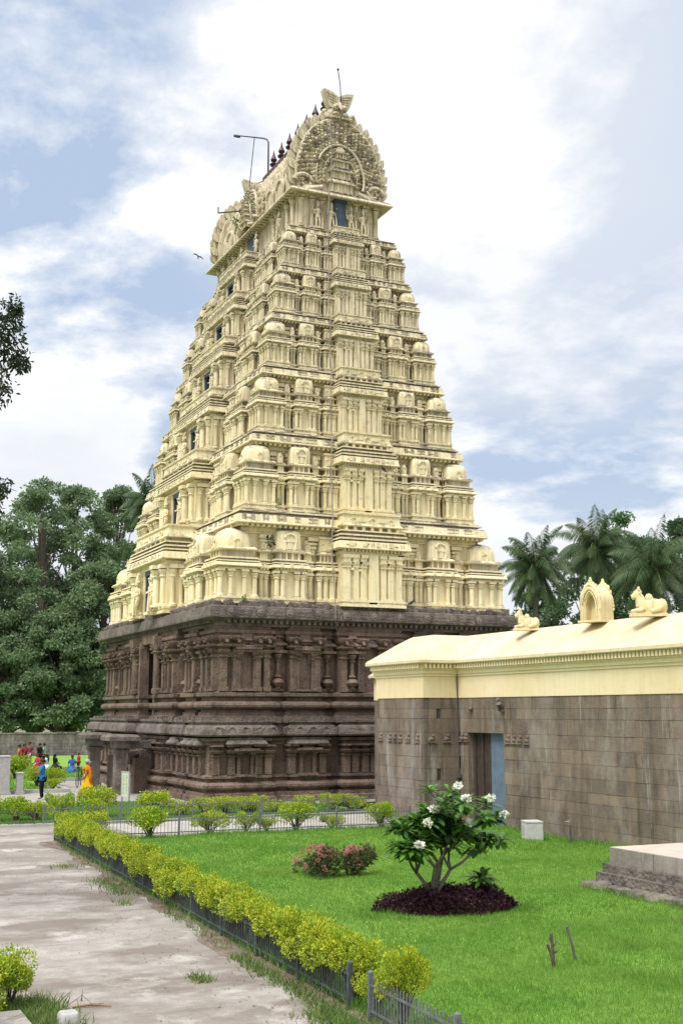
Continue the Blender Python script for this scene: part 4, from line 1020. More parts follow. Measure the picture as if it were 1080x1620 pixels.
MB().box(-.3, .3, -70, 12, -.2, 1.85).build('stonework', M_GARDW, gw)
m = MB(); y = -70
while y < 12: w = random.uniform(.5, 1.1); m.box(-.36, .36, y, y+w-.03, 1.852, 1.95+random.uniform(0, .08)); y += w
m.build('coping_stones', M_GARDW, gw)
# raised stone platform
pf = thing('stone_platform', 'raised old stone platform with stepped granite courses at the right edge of the lawn', 'platform', (37.3, -8.0, 0))
m = MB(); rnd = random.Random(2)
x = 0
while x < 14: w = rnd.uniform(.45, 1.0); m.box(x+.006, x+w-.006, rnd.uniform(-.012, .012), 6, .58, .90); x += w
y = .0
m.build('upper_course', M_PLAT, pf)
m = MB(); x = -.10
while x < 14: w = rnd.uniform(2.2, 3.4); m.box(x+.004, x+w-.004, -.12+rnd.uniform(-.01, .01), 6, .40, .578); x += w
x = -.22
while x < 14: w = rnd.uniform(1.6, 2.8); m.box(x+.004, x+w-.004, -.20+rnd.uniform(-.015, .015), 6, .20, .398); x += w
m.build('middle_course', M_CORN, pf)
MB().box(.02, 14, .02, 6, .902, .915).build('paved_top', M_PLATT, pf)
m = MB(); x = -.5
while x < 12:
    w = rnd.uniform(.35, .7); h = rnd.uniform(.17, .25)
    m.rings([(w*.5, .24, -.05, x+w/2, -.2), (w*.54, .28, h*.4, x+w/2, -.22+rnd.uniform(-.05, .05)), (w*.5, .25, h*.85, x+w/2, -.2), (w*.34, .16, h, x+w/2, -.18)], 10, 3.2); x += w
for y in (.35, .9, 1.5, 2.1): m.rings([(.22, .3, -.05, -.35, y), (.24, .32, .12, -.36, y), (.18, .25, .2, -.32, y)], 9, 3)
m.build('rubble_footing', M_CORN, pf, auto=50)
# concrete junction box, tap, cut stakes
bx = thing('concrete_box', 'pale grey concrete box standing on the grass against the granite wall', 'box', (28.0, -3.75, 0.02), R(-18)); bx.scale = (.72, .72, .86)
MB().box(-.42, .42, -.34, .34, 0, .60).box(-.44, .44, -.36, .36, .60, .64).build('box_body', M_CONC, bx)
MB().box(-.30, .02, -.352, -.342, .16, .48).build('cover_plate', M_POST, bx)
tp = thing('garden_tap', 'thin standing water tap in front of the granite wall', 'tap', (29.35, -3.35, 0))
MB().tube([(0, 0, 0), (0, 0, .55)], .035, 8).build('pipe', M_WIRE, tp)
MB().tube([(0, 0, .55), (0, 0, .62), (-.10, -.06, .63), (-.13, -.08, .58)], .022, 6).box(-.06, .06, -.012, .012, .66, .69).tube([(0, 0, .6), (0, 0, .68)], .012, 5).build('spout', simple('brass', (.30, .2, .12), None, 8, .4, .5), tp)
def stake(x, y, h, dx, dy, r, label, forks=()):
    m = MB().tube([(0, 0, -.05), (dx*.5+.01, dy*.5, h*.5), (dx, dy, h)], [r, r*.85, r*.8], 7)
    for (t0, ex, ey, ez) in forks: m.tube([(dx*t0, dy*t0, h*t0), (dx*t0+ex, dy*t0+ey, h*t0+ez)], [r*.5, r*.3], 5)
    return tag(m.build('cut_stem', M_BARK if forks else M_GBARK, None, (x, y, 0)), label, 'stump', 'cut stems in the lawn')
stake(43.3, -13.58, .34, -.03, -.10, .03, 'short dark cut stem leaning left in the lawn hollow', [(.6, .02, .05, .08)])
stake(43.0, -13.40, .44, 0, -.03, .028, 'twiggy dark cut stem in the lawn, middle of three', [(.5, .0, .09, .10), (.7, .02, -.06, .08), (.3, 0, .1, .06)])
stake(43.0, -12.98, .52, 0, -.16, .026, 'tallest pale bare stake leaning in the lawn beside two dark stems')
sb = MB().rings([(.145, .12, 0), (.15, .125, .04), (.14, .115, .17), (.125, .10, .195)], 16, 9).build('stone_block', M_POST, None, (43.75, -20.92, 0), auto=40)
tag(sb, 'small squared grey stone block on the ground below the left bush', 'stone')
sb = MB().box(-.5, .5, -.2, .2, 0, .22).build('kerb_stone', M_GARDW, None, (44.0, -21.65, 0)); tag(sb, 'worn kerb stone at the bottom left corner under the bush', 'kerb stone')
# ================================================================== FENCES
def fence(x0, y0, x1, y1, h, label, m, every=2.4, sp=.11, pw=.007):
    f = thing('garden_fence', label, 'fence', (x0, y0, 0), math.atan2(y1-y0, x1-x0), 'low iron garden fences')
    L = math.hypot(x1-x0, y1-y0); q = MB(); n = int(L/sp)
    for i in range(n+1):
        x = L*i/n; hh = h + (.02 if i % 2 else 0)
        q.box(x-pw, x+pw, -.006, .006, .03, hh)
    q.build('picket_row', m, f)
    MB().box(0, L, -.016, -.009, h*.22, h*.22+.03).box(0, L, -.016, -.009, h*.80, h*.80+.03).build('rails', m, f)
    k = max(1, int(L/every))
    for i in range(k+1):
        x = L*i/k; MB().box(-.028, .028, -.03, .03, -.05, h+.06).sweep(rect(.028, .03), [(0, h+.06), (-.028, h+.09)], True).build('fence_post', m, f, (x, 0, 0))
    return f
fence(22.15, fy(22.15), 44.3, fy(44.3), .52, 'long dark picket fence below the golden hedge beside the concrete path', M_FENCE, 1.75, .085, .010)
fence(44.95, fy(44.95), 49.5, fy(49.5), .52, 'short bluish picket fence at the bottom edge beyond the gap in the hedge', M_FENCEB, 1.9, .085, .010)
fence(22.3, -16.5, 22.75, -13.0, .62, 'grey wire fence from the hedge corner to the first post', M_FENCEB, 2.4, .11)
fence(22.75, -13.0, 23.0, -5.2, .66, 'grey picket fence between the lawn and the pale pavement', M_FENCEB, 2.6, .10)
fence(17.3, -16.0, 17.3, -3.0, .66, 'grey picket fence behind the pavement in front of the stone base', M_FENCEB, 2.6, .10)
fence(17.3, -30.0, 17.3, -16.3, .55, 'thin dark fence across the far end of the concrete path', M_FENCE, 2.6, .12)
# signboard
sg = thing('signboard', 'narrow pale green notice board standing by the tower gateway', 'sign', (8.0, -10.75, 0), R(14))
m = MB().box(-.30, .30, -.025, .025, .22, 1.22); m.build('board', simple('sign_paint', (.52, .58, .46), (.46, .52, .42), 5, .5), sg)
MB().box(-.33, -.27, -.035, .035, 0, 1.26).box(.27, .33, -.035, .035, 0, 1.26).box(-.33, .33, -.034, .034, 1.22, 1.27).build('frame', M_POST, sg)
rnd = random.Random(9)
for cx in (-.12, .12):
    m = MB()
    for j in range(13):
        z = 1.10-.062*j; w = rnd.uniform(.03, .085)
        m.box(cx-w, cx+w, -.030, -.027, z-.014, z+.014)
    m.build('text_column', simple('sign_text', (.30, .34, .06), None, 5, .5), sg)
# ================================================================== CAMERA BASIS (for laying things out on the ground)
CAM = np.array([59.03, -24.38, 3.775]); YAW, PIT, FPX = R(155.12), R(9.417), 1903.1
FH = np.array([math.cos(YAW), math.sin(YAW), 0]); RH = np.array([math.sin(YAW), -math.cos(YAW), 0])
def at(lat, D): q = CAM + FH*D + RH*lat; return float(q[0]), float(q[1])
# ================================================================== PLANTS
def leaves(P, size, aspect=.45, up=.4, dirs=None, droop=0.0, jit=.35):
    n = len(P); d = RNG.normal(size=(n, 3)); 
    if dirs is not None: d = d*.6 + dirs
    d[:, 2] += up - droop; d /= np.linalg.norm(d, axis=1, keepdims=True)
    q = RNG.normal(size=(n, 3)); s = np.cross(d, q); s /= np.linalg.norm(s, axis=1, keepdims=True)
    L = size*RNG.uniform(1-jit, 1+jit, n)[:, None]; W = L*aspect*.5
    V = np.empty((n, 4, 3), np.float32)
    V[:, 0] = P; V[:, 1] = P + d*L*.5 + s*W; V[:, 2] = P + d*L; V[:, 3] = P + d*L*.5 - s*W
    return V.reshape(-1, 3)
def leafmesh(name, parts, m):
    V = np.concatenate(parts); return npmesh(name, V, np.arange(len(V)).reshape(-1, 4), m)
def on_ball(n, c, r, shell=.55):
    d = RNG.normal(size=(n, 3)); d /= np.linalg.norm(d, axis=1, keepdims=True)
    k = RNG.uniform(shell, 1, (n, 1))**.7
    return np.asarray(c) + d*k*np.asarray(r), d
def shrub_proto(seed, w, h, n, size, stem=.25, flat=.8):
    rg = random.Random(seed); parts = []; m = MB()
    nl = int(7 + w*9)
    for i in range(nl):
        a = rg.uniform(0, 2*PI); rr = w*.5*math.sqrt(rg.random())*.85; r = rg.uniform(.13, .22)
        c = (rr*math.cos(a), rr*math.sin(a), h - r*1.0 - rg.random()**1.3*(h-stem-r)*flat)
        P, d = on_ball(n//nl, c, (r*1.1, r*1.1, r)); parts.append(leaves(P, size, .55, .35, d))
        m.tube([(rg.uniform(-.05, .05), rg.uniform(-.05, .05), -.03), (c[0]*.45, c[1]*.45, c[2]*.55), c], [.022, .014, .006], 5)
        if i % 2 == 0:
            P2 = np.array([[c[0]+rg.gauss(0, .10), c[1]+rg.gauss(0, .10), c[2]+r*rg.uniform(.7, 1.35)] for _ in range(16)]); parts.append(leaves(P2, size*.9, .5, 1.0))
    return parts, m
def make_shrub(seed, w, h, n, size, mat_, name='golden_shrub', stem=.25):
    parts, m = shrub_proto(seed, w, h, n, size, stem)
    r = thing(name, 'x', 'shrub'); link('foliage', leafmesh('foliage', parts, mat_), r); m.build('stems', M_BARK, r); return r
GOLD = [make_shrub(10+i, 1.12, .98, 6000, .042, L_GOLD, stem=.36) for i in range(4)]
LIME = [make_shrub(30+i, 1.15, .85, 4200, .052, L_LIME if i % 2 else L_GOLD, stem=.32) for i in range(4)]
used = set()
def place_shrub(protos, i, x, y, rz, label, group, s=(1, 1, 1)):
    p = protos[i % len(protos)]
    if p.name not in used: used.add(p.name); o = p; o.location = (x, y, 0); o.rotation_euler = (0, 0, rz); o.scale = s; o['label'] = label
    else: o = dup(p, (x, y, 0), rz, label, s)
    o['group'] = group; return o
HED = 'golden shrubs in the clipped hedge along the picket fence'
n = 29
for i in range(n):
    x = 22.95 + i*.75
    lab = 'yellow-green clipped shrub merged into the long golden hedge between the picket fence and the lawn'
    if i == 0: lab = 'first golden shrub of the hedge, at its far corner where the path meets the pavement'
    if i == n-1: lab = 'last golden shrub of the unbroken hedge, with a low sprig before the gap'
    sc = random.uniform(.92, 1.12)
    place_shrub(GOLD, i, x, fy(x)+.17+random.uniform(-.06, .06), random.choice((0, PI))+random.uniform(-.25, .25), lab, HED, (sc*1.22, sc*.62, random.uniform(.84, .95)))
place_shrub(GOLD, 1, 44.7, fy(44.7)+.18, 1.0, 'short sparse yellow shrub in the gap between the hedge and its separate end bush', HED, (.55, .55, .58))
place_shrub(GOLD, 2, 45.5, fy(45.5)+.18, 2.2, 'separate upright golden bush ending the hedge at the bottom edge', HED, (.62, .55, 1.0))
ROW = 'round lime shrubs along the wire fence'
for j, (u, lab, s) in enumerate((((21.6, -15.25), 'lime shrub on bare stems just behind the hedge corner', .95), ((22.55, -13.85), 'wide lime-yellow shrub with visible stems at the lawn end of the wire fence', 1.15), ((22.3, -11.85), 'lime shrub by the white post of the picket fence, left of a smaller pair', 1.0), ((22.2, -10.6), 'small sparse lime shrub beside a thin-stemmed companion on the fence', .75), ((22.25, -9.95), 'tiny yellowish shrub leaning beside the small sparse one', .55), ((22.4, -9.0), 'broad three-stemmed lime shrub in the middle of the fence row', 1.1), ((22.4, -7.75), 'small single-stemmed round shrub on the fence before the frangipani', .68), ((22.6, -6.05), 'flat-topped lime shrub on the fence just left of the frangipani tree', .95))):
    place_shrub(LIME, j, u[0], u[1], j*1.3, lab, ROW, (s, s, s*random.uniform(.9, 1.02)))
BCK = 'lime shrubs on the strip in front of the stone base'
for j, (u, lab, s) in enumerate((((15.2, -11.45), 'bushy lime shrub right of the signboard before the tower corner', 1.25), ((15.9, -10.85), 'lower lime shrub touching the bushy one near the tower corner', 1.0), ((15.6, -9.75), 'low spreading shrub before the corner of the stone base', 1.05), ((15.8, -9.1), 'second spreading shrub before the base corner, right of its twin', .95), ((15.6, -8.25), 'pale low shrub before the first carved niche of the base', .8), ((15.2, -7.75), 'taller rounded green shrub among the low ones before the base', 1.05), ((16.0, -7.2), 'yellow low shrub behind the broad three-stemmed one', .8), ((16.2, -5.95), 'clipped flat green shrub before the base near the wall', .9), ((16.4, -4.9), 'long flat clipped shrub before the base, leftmost of the last two', 1.0), ((16.5, -4.25), 'long flat clipped shrub closest to the projecting granite wall', 1.0))):
    place_shrub(LIME, j+(1 if j % 2 else 0), u[0], u[1], j*.9, lab, BCK, (s, s, s*.85))
LFT = 'shrubs on the grass strip beyond the path end'
for j, (u, lab, s) in enumerate((((15.2, -17.35), 'brown-tinged lime shrub at the left edge beyond the path end', 1.0), ((15.4, -16.55), 'lime shrub with dark stems behind the far fence of the path', 1.05), ((15.6, -15.9), 'lime shrub second along behind the far fence', .95), ((14.2, -14.75), 'compact green shrub on the strip below the man in blue', 1.0), ((14.9, -13.55), 'wide dense shrub on the strip below the woman in orange', 1.3), ((15.8, -13.9), 'lower golden shrub in front of the wide dense one', .9))):
    place_shrub(LIME, j, u[0], u[1], j*1.7, lab, LFT, (s, s, s))
FAR = 'shrubs on the far lawn'
for j, (u, lab, s) in enumerate((((-2.2, -14.1), 'lime shrub between the two granite posts on the far lawn', 1.0), ((-4.6, -12.0), 'tall lime shrub on the far lawn behind the man in blue', 1.2), ((-5.2, -11.3), 'golden shrub right of the man in blue by the sitting people', 1.25), ((-3.4, -11.4), 'golden rounded shrub at the end of the far lawn kerb', 1.1), ((-1.2, -11.9), 'small round shrub by the kerb corner', .7), ((-12.0, -11.8), 'brownish bush on the far lawn near the person in orange', 1.6), ((-30, -13.0), 'big green bush at the left edge under the trees', 2.6))):
    place_shrub(LIME, j, u[0], u[1], j*2.1, lab, FAR, (s, s, s))
LB = [make_shrub(60, .62, 1.15, 5000, .042, L_LIME, stem=.05), make_shrub(61, .55, 1.0, 4500, .042, L_GOLD, stem=.05)]
for p, x, y, lab in ((LB[0], 42.6, -21.42, 'upright bright green bush at the bottom left edge of the path'), (LB[1], 42.9, -21.72, 'yellower bush cut by the left edge of the picture beside the path')):
    p.location = (x, y, 0); p.scale = (.8, .8, .85); p['label'] = lab; p['group'] = 'bushes at the bottom left of the path'
o = dup(LB[1], (41.4, -21.95, 0), 2, 'bush tip showing above the yellower one at the left edge', (.8, .8, 1.0))

# --- ixora
def ixora(x, y, w, h, seed, label):
    parts, m = shrub_proto(seed, w, h, 2200, .075, .02); r = thing('ixora_bush', label, 'bush', (x, y, 0), 0, 'ixora bushes on the lawn')
    link('foliage', leafmesh('foliage', parts, L_IXO), r); m.build('stems', M_BARK, r)
    fl = []; rg = random.Random(seed)
    for i in range(int(52*w)):
        a = rg.uniform(0, 2*PI); t = rg.random()**.6; z = h*(1-.75*t*rg.random()) ; rr = w*.56*math.sqrt(max(.05, 1-(z/h)**2.5))+.03
        P, d = on_ball(30, (rr*math.cos(a), rr*math.sin(a), z*.97), (.052, .052, .04), .4); fl.append(leaves(P, .028, .8, .3, d))
    link('flower_heads', leafmesh('flower_heads', fl, M_PINK), r); return r
ixora(32.7, -12.8, 1.0, .72, 80, 'wider pink flowering ixora bush with taller sprigs on the lawn'); ixora(32.75, -11.85, .82, .66, 81, 'rounder pink flowering ixora bush, the one closer to the frangipani')
# --- frangipani
def frangipani(x, y, label, seed, big=True):
    rg = random.Random(seed); r = thing('frangipani_tree', label, 'tree', (x, y, 0))
    m = MB(); tips = []
    def grow(p, d, L, rad, gen, last):
        q = p + d*L; mid = p + d*L*.5 + Vector((rg.uniform(-.04, .04), rg.uniform(-.04, .04), .0)); m.tube([p, mid, q], [rad, rad*.88, rad*.78], 8)
        if gen == last: tips.append((q, d)); return
        if gen == last-1 and rg.random() < .6: tips.append((mid+Vector((rg.uniform(-.15, .15), rg.uniform(-.15, .15), .02)), d))
        for k in range(2 if rg.random() < .3 else 3):
            a = rg.uniform(0, 2*PI); e = Vector((math.cos(a), math.sin(a), 0)); nd_ = (d*.8 + e*.78 + Vector((0, 0, .10))).normalized()
            grow(q, nd_, L*rg.uniform(.62, .86), rad*.66, gen+1, last)
    if big:
        for d, L in ((Vector((-.25, -.55, .85)), .62), (Vector((.12, .10, 1)), .70), (Vector((.2, .5, .9)), .66), (Vector((-.1, .3, 1.0)), .85), (Vector((.35, -.15, .9)), .7)):
            grow(Vector((0, 0, .30)), d.normalized(), L, .045, 0, 3)
        m.tube([(0, 0, -.05), (0, .0, .2), (0, 0, .34)], [.085, .07, .06], 9)
    else:
        grow(Vector((0, 0, -.03)), Vector((.0, .35, .9)).normalized(), .42, .032, 1, 2)
    m.build('trunk', M_GBARK, r, smooth=True)
    parts = []
    for q, d in tips:
        k = rg.randint(19, 26)
        for i in range(k):
            a = i*2.4 + rg.uniform(-.2, .2); el = rg.uniform(-.45, .95)
            u = Vector((math.cos(a), math.sin(a), el + d.z*.15)).normalized(); L = rg.uniform(.28, .40); W = L*.28
            s = u.cross(Vector((0, 0, 1))).normalized()*W*.5; nrm = s.cross(u).normalized()
            b = q + d*rg.uniform(-.06, .03); c1 = b+u*L*.45+nrm*.012; c2 = b+u*L-Vector((0, 0, L*.16))
            V = np.array([b, c1+s*.8+nrm*.015, b+u*L*.78+s-Vector((0, 0, L*.06)), c2, b+u*L*.78-s-Vector((0, 0, L*.06)), c1-s*.8+nrm*.015], np.float32)
            parts.append(V)
    V = np.concatenate(parts); link('leaves', npmesh('leaves', V, np.arange(len(V)).reshape(-1, 6), L_PLUM), r)
    if big:
        top = sorted(tips, key=lambda t: -t[0].z); ch = []
        for t_ in sorted(tips, key=lambda t: -(t[0].z+t[0].x*.9+abs(t[0].y)*.35)):
            if t_[0].z > 1.0 and all((t_[0]-c_[0]).length > .42 for c_ in ch): ch.append(t_)
        ch = ch[:8]
        for q, d in ch:
            P, dd = on_ball(90, tuple(q+d*.14+Vector((.10, -.03, .06))), (.095, .095, .065), .3)
            link('blossom_cluster', leafmesh('blossom_cluster', [leaves(P, .05, .8, .3, dd)], M_WHITE), r)
    return r, tips
fr, tips = frangipani(38.2, -12.78, 'spreading frangipani tree with dark leaves and white blossom clusters on the lawn', 5)
fr.scale = (.93, .93, .92)
frangipani(38.15, -12.05, 'leaning frangipani sapling with one leafy head beside the bigger tree', 3, False)
# --- purple bed
n = 15000; a = RNG.uniform(0, 2*PI, n); rr = np.sqrt(RNG.uniform(0, 1, n)); xx = 38.1+rr*np.cos(a)*(.72+.08*np.sin(5*a)+.05*np.sin(11*a)); yy = -12.42+rr*np.sin(a)*(1.5+.1*np.sin(3*a)+.07*np.sin(13*a))
zz = .38*np.sqrt(np.clip(1-rr**3.5, .06, 1))*RNG.uniform(.25, 1.2, n)*(1+.2*np.sin(xx*7)*np.cos(yy*5))
tag(link('purple_groundcover', leafmesh('purple_groundcover', [leaves(np.stack([xx, yy, zz], -1), .06, .5, .8)], L_PURP)), 'dark purple bedding plants ringing the frangipani trunk', kind='stuff')
# --- trees
def tree(name, label, x, y, h, crown, nl, per, size, lm, bark, group, trunk_r=.45, z0=.25, seed=0, droop=.2):
    rg = random.Random(seed); r = thing(name, label, 'tree', (x, y, 0), 0, group); m = MB(); parts = []
    m.tube([(0, 0, -.2), (.1, .05, h*.2), (-.1, .1, h*.45), (0, 0, h*.75)], [trunk_r*1.3, trunk_r, trunk_r*.7, trunk_r*.25], 9)
    cx, cy = crown
    for i in range(nl):
        t = rg.random(); z = h*(z0 + (1-z0)*t); prof = math.sin(PI*min(1, max(.08, (t*.86+.14))))**.6
        a = rg.uniform(0, 2*PI); k = math.sqrt(rg.uniform(.15, 1)); rx = cx*prof*k
        c = (rx*math.cos(a), rx*math.sin(a)*cy/cx, z); rad = rg.uniform(.10, .19)*cx*1.15
        P, d = on_ball(per, c, (rad*1.25, rad*1.25, rad*.72), .25); parts.append(leaves(P, size, .5, .0, d*.6, droop))
        if i % 3 == 0: zt = z*rg.uniform(.5, .8); m.tube([(0, 0, zt), (c[0]*.5, c[1]*.5, (zt+z)*.52), c], [trunk_r*.28, trunk_r*.16, .03], 5)
    link('crown', leafmesh('crown', parts, lm), r); m.build('trunk', bark, r); return r
G1 = 'big trees behind the garden wall'
S = 1/FPX
def lat(u, D): return (u-540)*S*D
for i, (u, D, h, cw, lab) in enumerate(((-45, 122, 20, 6.0, 'dark tree cut by the left edge behind the garden wall'), (22, 128, 23, 6.0, 'tall leafy tree behind the garden wall near the left edge'), (66, 120, 27.0, 5.8, 'tallest rounded tree of the left group behind the garden wall'), (118, 126, 27.2, 5.4, 'tall tree with a visible forked trunk in the middle of the left group'), (182, 132, 28.4, 5.2, 'airy crowned tree of the left group next to the tower'), (165, 118, 18, 5.2, 'lower bushy tree in front of the tower edge on the left'), (20, 116, 13, 5.0, 'low dark spreading tree just behind the garden wall at the left'), (100, 116, 13.5, 4.8, 'low dark spreading tree behind the garden wall under the tallest crown'))):
    x, y = at(lat(u, D), D)
    tree('leafy_tree', lab, x, y, h, (cw, cw), 95, 260, .36, L_TREE, M_BARK, G1, .5, .16, 100+i)
G2 = 'trees behind the granite wall'
for i, (u, D, h, cw, lm, lab) in enumerate(((990, 140, 26.4, 4.8, L_TREE2, 'bright green rounded tree above the palms on the right'), (1082, 134, 25.0, 4.6, L_DEEP, 'tree cut by the right edge behind the wall'), (930, 126, 20, 6.0, L_DEEP, 'dark low tree between the first and second palms'), (1030, 124, 21.5, 6.0, L_DEEP, 'dark low tree under the rightmost palm'), (850, 130, 16.5, 5.0, L_DEEP, 'low tree behind the palm nearest the tower'))):
    x, y = at(lat(u, D), D)
    tree('leafy_tree', lab, x, y, h, (cw, cw), 80, 240, .36, lm, M_BARK, G2, .4, .2, 140+i)
def palm(label, x, y, h, L, seed, group, nf=42):
    rg = random.Random(seed); r = thing('coconut_palm', label, 'palm tree', (x, y, 0), 0, group); m = MB(); V = []; F = []
    lx, ly = rg.uniform(-.6, .6), rg.uniform(-.6, .6)
    m.tube([(lx, ly, -.2), (lx*.6, ly*.6, h*.4), (lx*.15, ly*.15, h*.8), (0, 0, h)], [.26, .19, .16, .14], 8)
    m.build('trunk', M_GBARK, r, smooth=True); st = MB()
    for i in range(nf):
        a = i*2.4 + rg.uniform(-.3, .3); el = R(84) - (i/nf)**.9*R(135) + rg.uniform(-.15, .15); ln = L*rg.uniform(.85, 1.1)
        d = Vector((math.cos(a)*math.cos(el), math.sin(a)*math.cos(el), math.sin(el))); p = Vector((0, 0, h)); pts = [p.copy()]; seg = 12
        for k in range(seg):
            d = (d + Vector((0, 0, -.075-.12*k/seg*1.5))).normalized(); p = p + d*ln/seg; pts.append(p.copy())
        st.tube(pts, [.05*(1-k/(seg+2)) for k in range(seg+1)], 4)
        side = Vector((-math.sin(a), math.cos(a), 0))
        for k in range(seg, 9*seg):
            f = k/(9*seg); j = min(int(f*seg), seg-1); q = pts[j].lerp(pts[j+1], f*seg-j); dd = (pts[j+1]-pts[j]).normalized()
            ll = L*.25*math.sin(PI*min(1, .18+f*.86))**.7
            for sd in (-1, 1):
                e = (side*sd*.75 + dd*.55 + Vector((0, 0, -.6-rg.random()*.6))).normalized()
                w = dd*.030; o_ = len(V); V += [q-w, q+e*ll*.5+w*.6, q+e*ll+Vector((0, 0, -ll*.18)), q+e*ll*.5-w*1.2]; F.append((o_, o_+1, o_+2, o_+3))
    link('crown', npmesh('crown', np.array([tuple(v) for v in V], np.float32), np.array(F), L_PALM), r)
    st.build('frond_stalks', simple('frond_stalk', (.16, .17, .06), (.10, .11, .04), 3, .6), r)
    nuts = MB()
    for k in range(9): a = k*.7; nuts.ball((.3*math.cos(a), .3*math.sin(a), h-.35-.12*(k % 3)), .15, 7)
    nuts.build('coconuts', simple('coconut', (.10, .11, .04), None, 3, .6), r)
GP = 'coconut palms behind the wall and the tower'
for i, (u, v, D, L, lab) in enumerate(((848, 900, 100, 4.3, 'coconut palm just right of the tower behind the wall'), (945, 870, 104, 4.6, 'tallest coconut palm, in the middle of the three behind the wall'), (1036, 905, 98, 4.7, 'coconut palm behind the larger bull statue at the right'), (234, 795, 112, 3.6, 'coconut palm mostly hidden by the left edge of the tower, fronds showing high'), (190, 925, 122, 4.0, 'lower coconut palm drooping beside the left edge of the tower'))):
    x, y = at(lat(u, D), D); palm(lab, x, y, 3.775+(1126-v)*D/FPX, L, 50+i, GP)
# --- overhanging tree at the left
D = 22; x, y = at(lat(-330, D), D)
r = thing('overhanging_tree', 'dark leafed tree reaching in at the left edge against the sky', 'tree', (x, y, 0)); m = MB(); parts = []
m.tube([(0, 0, -.1), (.1, 0, 3), (.0, .1, 6), (.1, .2, 9.5)], [.35, .28, .22, .1], 9); rg = random.Random(4)
for (u, v, ru, rv, nn) in ((-14, 512, 34, 62, 900), (4, 470, 12, 26, 170), (16, 560, 18, 22, 260), (-30, 600, 40, 40, 500), (-6, 770, 17, 18, 160), (-30, 800, 30, 30, 260), (-8, 905, 13, 26, 120), (-120, 560, 70, 70, 900), (-200, 480, 80, 70, 900), (-300, 420, 90, 70, 900), (-140, 700, 60, 60, 700)):
    q = CAM + FH*D + RH*lat(u, D) + np.array([0, 0, (1126-v)*D/FPX]) - np.array([x, y, 0])
    P, d = on_ball(nn, q, (ru*D/FPX, ru*D/FPX, rv*D/FPX), .1); parts.append(leaves(P, .105, .42, -.1, d*.5, .5))
    m.tube([(0, .1, q[2]*.55+1.2), tuple(q*np.array([.5, .5, .78])+np.array([0, 0, 1.0])), tuple(q)], [.10, .06, .015], 5)
link('crown', leafmesh('crown', parts, L_NEAR), r); m.build('trunk', M_BARK, r)
# --- saplings rooted in the tower masonry
for (x, y, z, lab, s) in ((9.75, -5.0, 11.0, 'dark green sapling rooted between the two corner shrines of the lowest cream tier', .42), (9.55, -4.55, 12.9, 'small sapling sprouting from the first cream cornice', .26), (9.75, -6.2, 8.5, 'low green tuft on the crest of the dark stone cornice', .26), (-2.0, -2.7, 30.9, 'green weed growing on the flank of the vaulted roof', .4)):
    P, d = on_ball(60, (0, 0, s*.6), (s*.4, s*.4, s*.6), .1); o = link('wall_sapling', leafmesh('wall_sapling', [leaves(P, s*.32, .6, .1, d)], L_NEAR if s > .4 else L_WEED), None, (x, y, z)); tag(o, lab, 'plant', 'plants rooted in the tower')
# --- litter on the path
rg = random.Random(12)
m = MB(); m.tube([(0, 0, .015), (.25, .05, .03), (.5, -.02, .015)], [.012, .016, .006], 5).tube([(.2, .04, .02), (.4, .14, .02)], [.01, .004], 5).tube([(-.1, 0, .01), (.12, .0, .16), (.3, -.06, .02)], .005, 4)
tag(m.build('dry_twig', simple('dry_twig', (.26, .15, .08), None, 8, .9), None, (42.75, -20.65, 0)), 'dry reddish twig lying on the path beside the left bush', 'twig').rotation_euler = (0, 0, 1.3)
P = np.stack([RNG.uniform(24, 46, 420), -17.9-np.abs(RNG.normal(0, .8, 420)), np.full(420, .012)], -1); P = np.concatenate([P, np.stack([RNG.uniform(24, 47, 260), RNG.uniform(-16.5, -9, 260), np.full(260, .06)], -1)]); v = leaves(P, .05, .6, 0); v[:, 2] = np.where(v[:, 1] > -17, .075+np.abs(v[:, 2]-.06)*.4, .012+np.abs(v[:, 2]-.012)*.25)
tag(link('leaf_litter', leafmesh('leaf_litter', [v], simple('dead_leaf', (.16, .11, .06), (.09, .065, .04), 2, .9))), kind='stuff')
# ================================================================== PEOPLE
def skin(name, J, E, m, parent=None, sub=1, extra=None):
    """one continuous surface grown from joints J {name:(pos,radius)} along edges E"""
    ks = list(J); me = bpy.data.meshes.new(name); me.from_pydata([J[k][0] for k in ks], [(ks.index(a), ks.index(b)) for a, b in E], [])
    o = bpy.data.objects.new(name, me); COL.objects.link(o)
    md = o.modifiers.new('s', 'SKIN'); md.use_smooth_shade = True
    for i, k in enumerate(ks):
        rr = J[k][1]; rr = rr if hasattr(rr, '__len__') else (rr, rr); me.skin_vertices[0].data[i].radius = rr
    me.skin_vertices[0].data[0].use_root = True
    sd = o.modifiers.new('d', 'SUBSURF'); sd.levels = sub; sd.render_levels = sub
    dg = bpy.context.evaluated_depsgraph_get(); dg.update(); nm = bpy.data.meshes.new_from_object(o.evaluated_get(dg))
    bpy.data.objects.remove(o); bpy.data.meshes.remove(me)
    if extra is not None:
        vs = [tuple(v.co) for v in nm.vertices]; fs = [tuple(p.vertices) for p in nm.polygons]; q = MB(); q.add(vs, fs); q.join(extra); bpy.data.meshes.remove(nm); nm = q.mesh(name, None, True)
    nm.materials.clear(); nm.materials.append(m); nm.polygons.foreach_set('use_smooth', [True]*len(nm.polygons)); nm.name = name
    return link(name, nm, parent)
SKIN = simple('skin', (.20, .105, .065), (.16, .085, .05), 9, .55, .3); HAIRB = simple('black_hair', (.012, .010, .009), None, 9, .5, .3); HAIRG = simple('grey_hair', (.42, .41, .40), (.32, .31, .30), 20, .7)
_cl = {}
def cloth(c):
    if c not in _cl: _cl[c] = simple('cloth', c, tuple(x*.72 for x in c), 7, .85, .15, .3)
    return _cl[c]
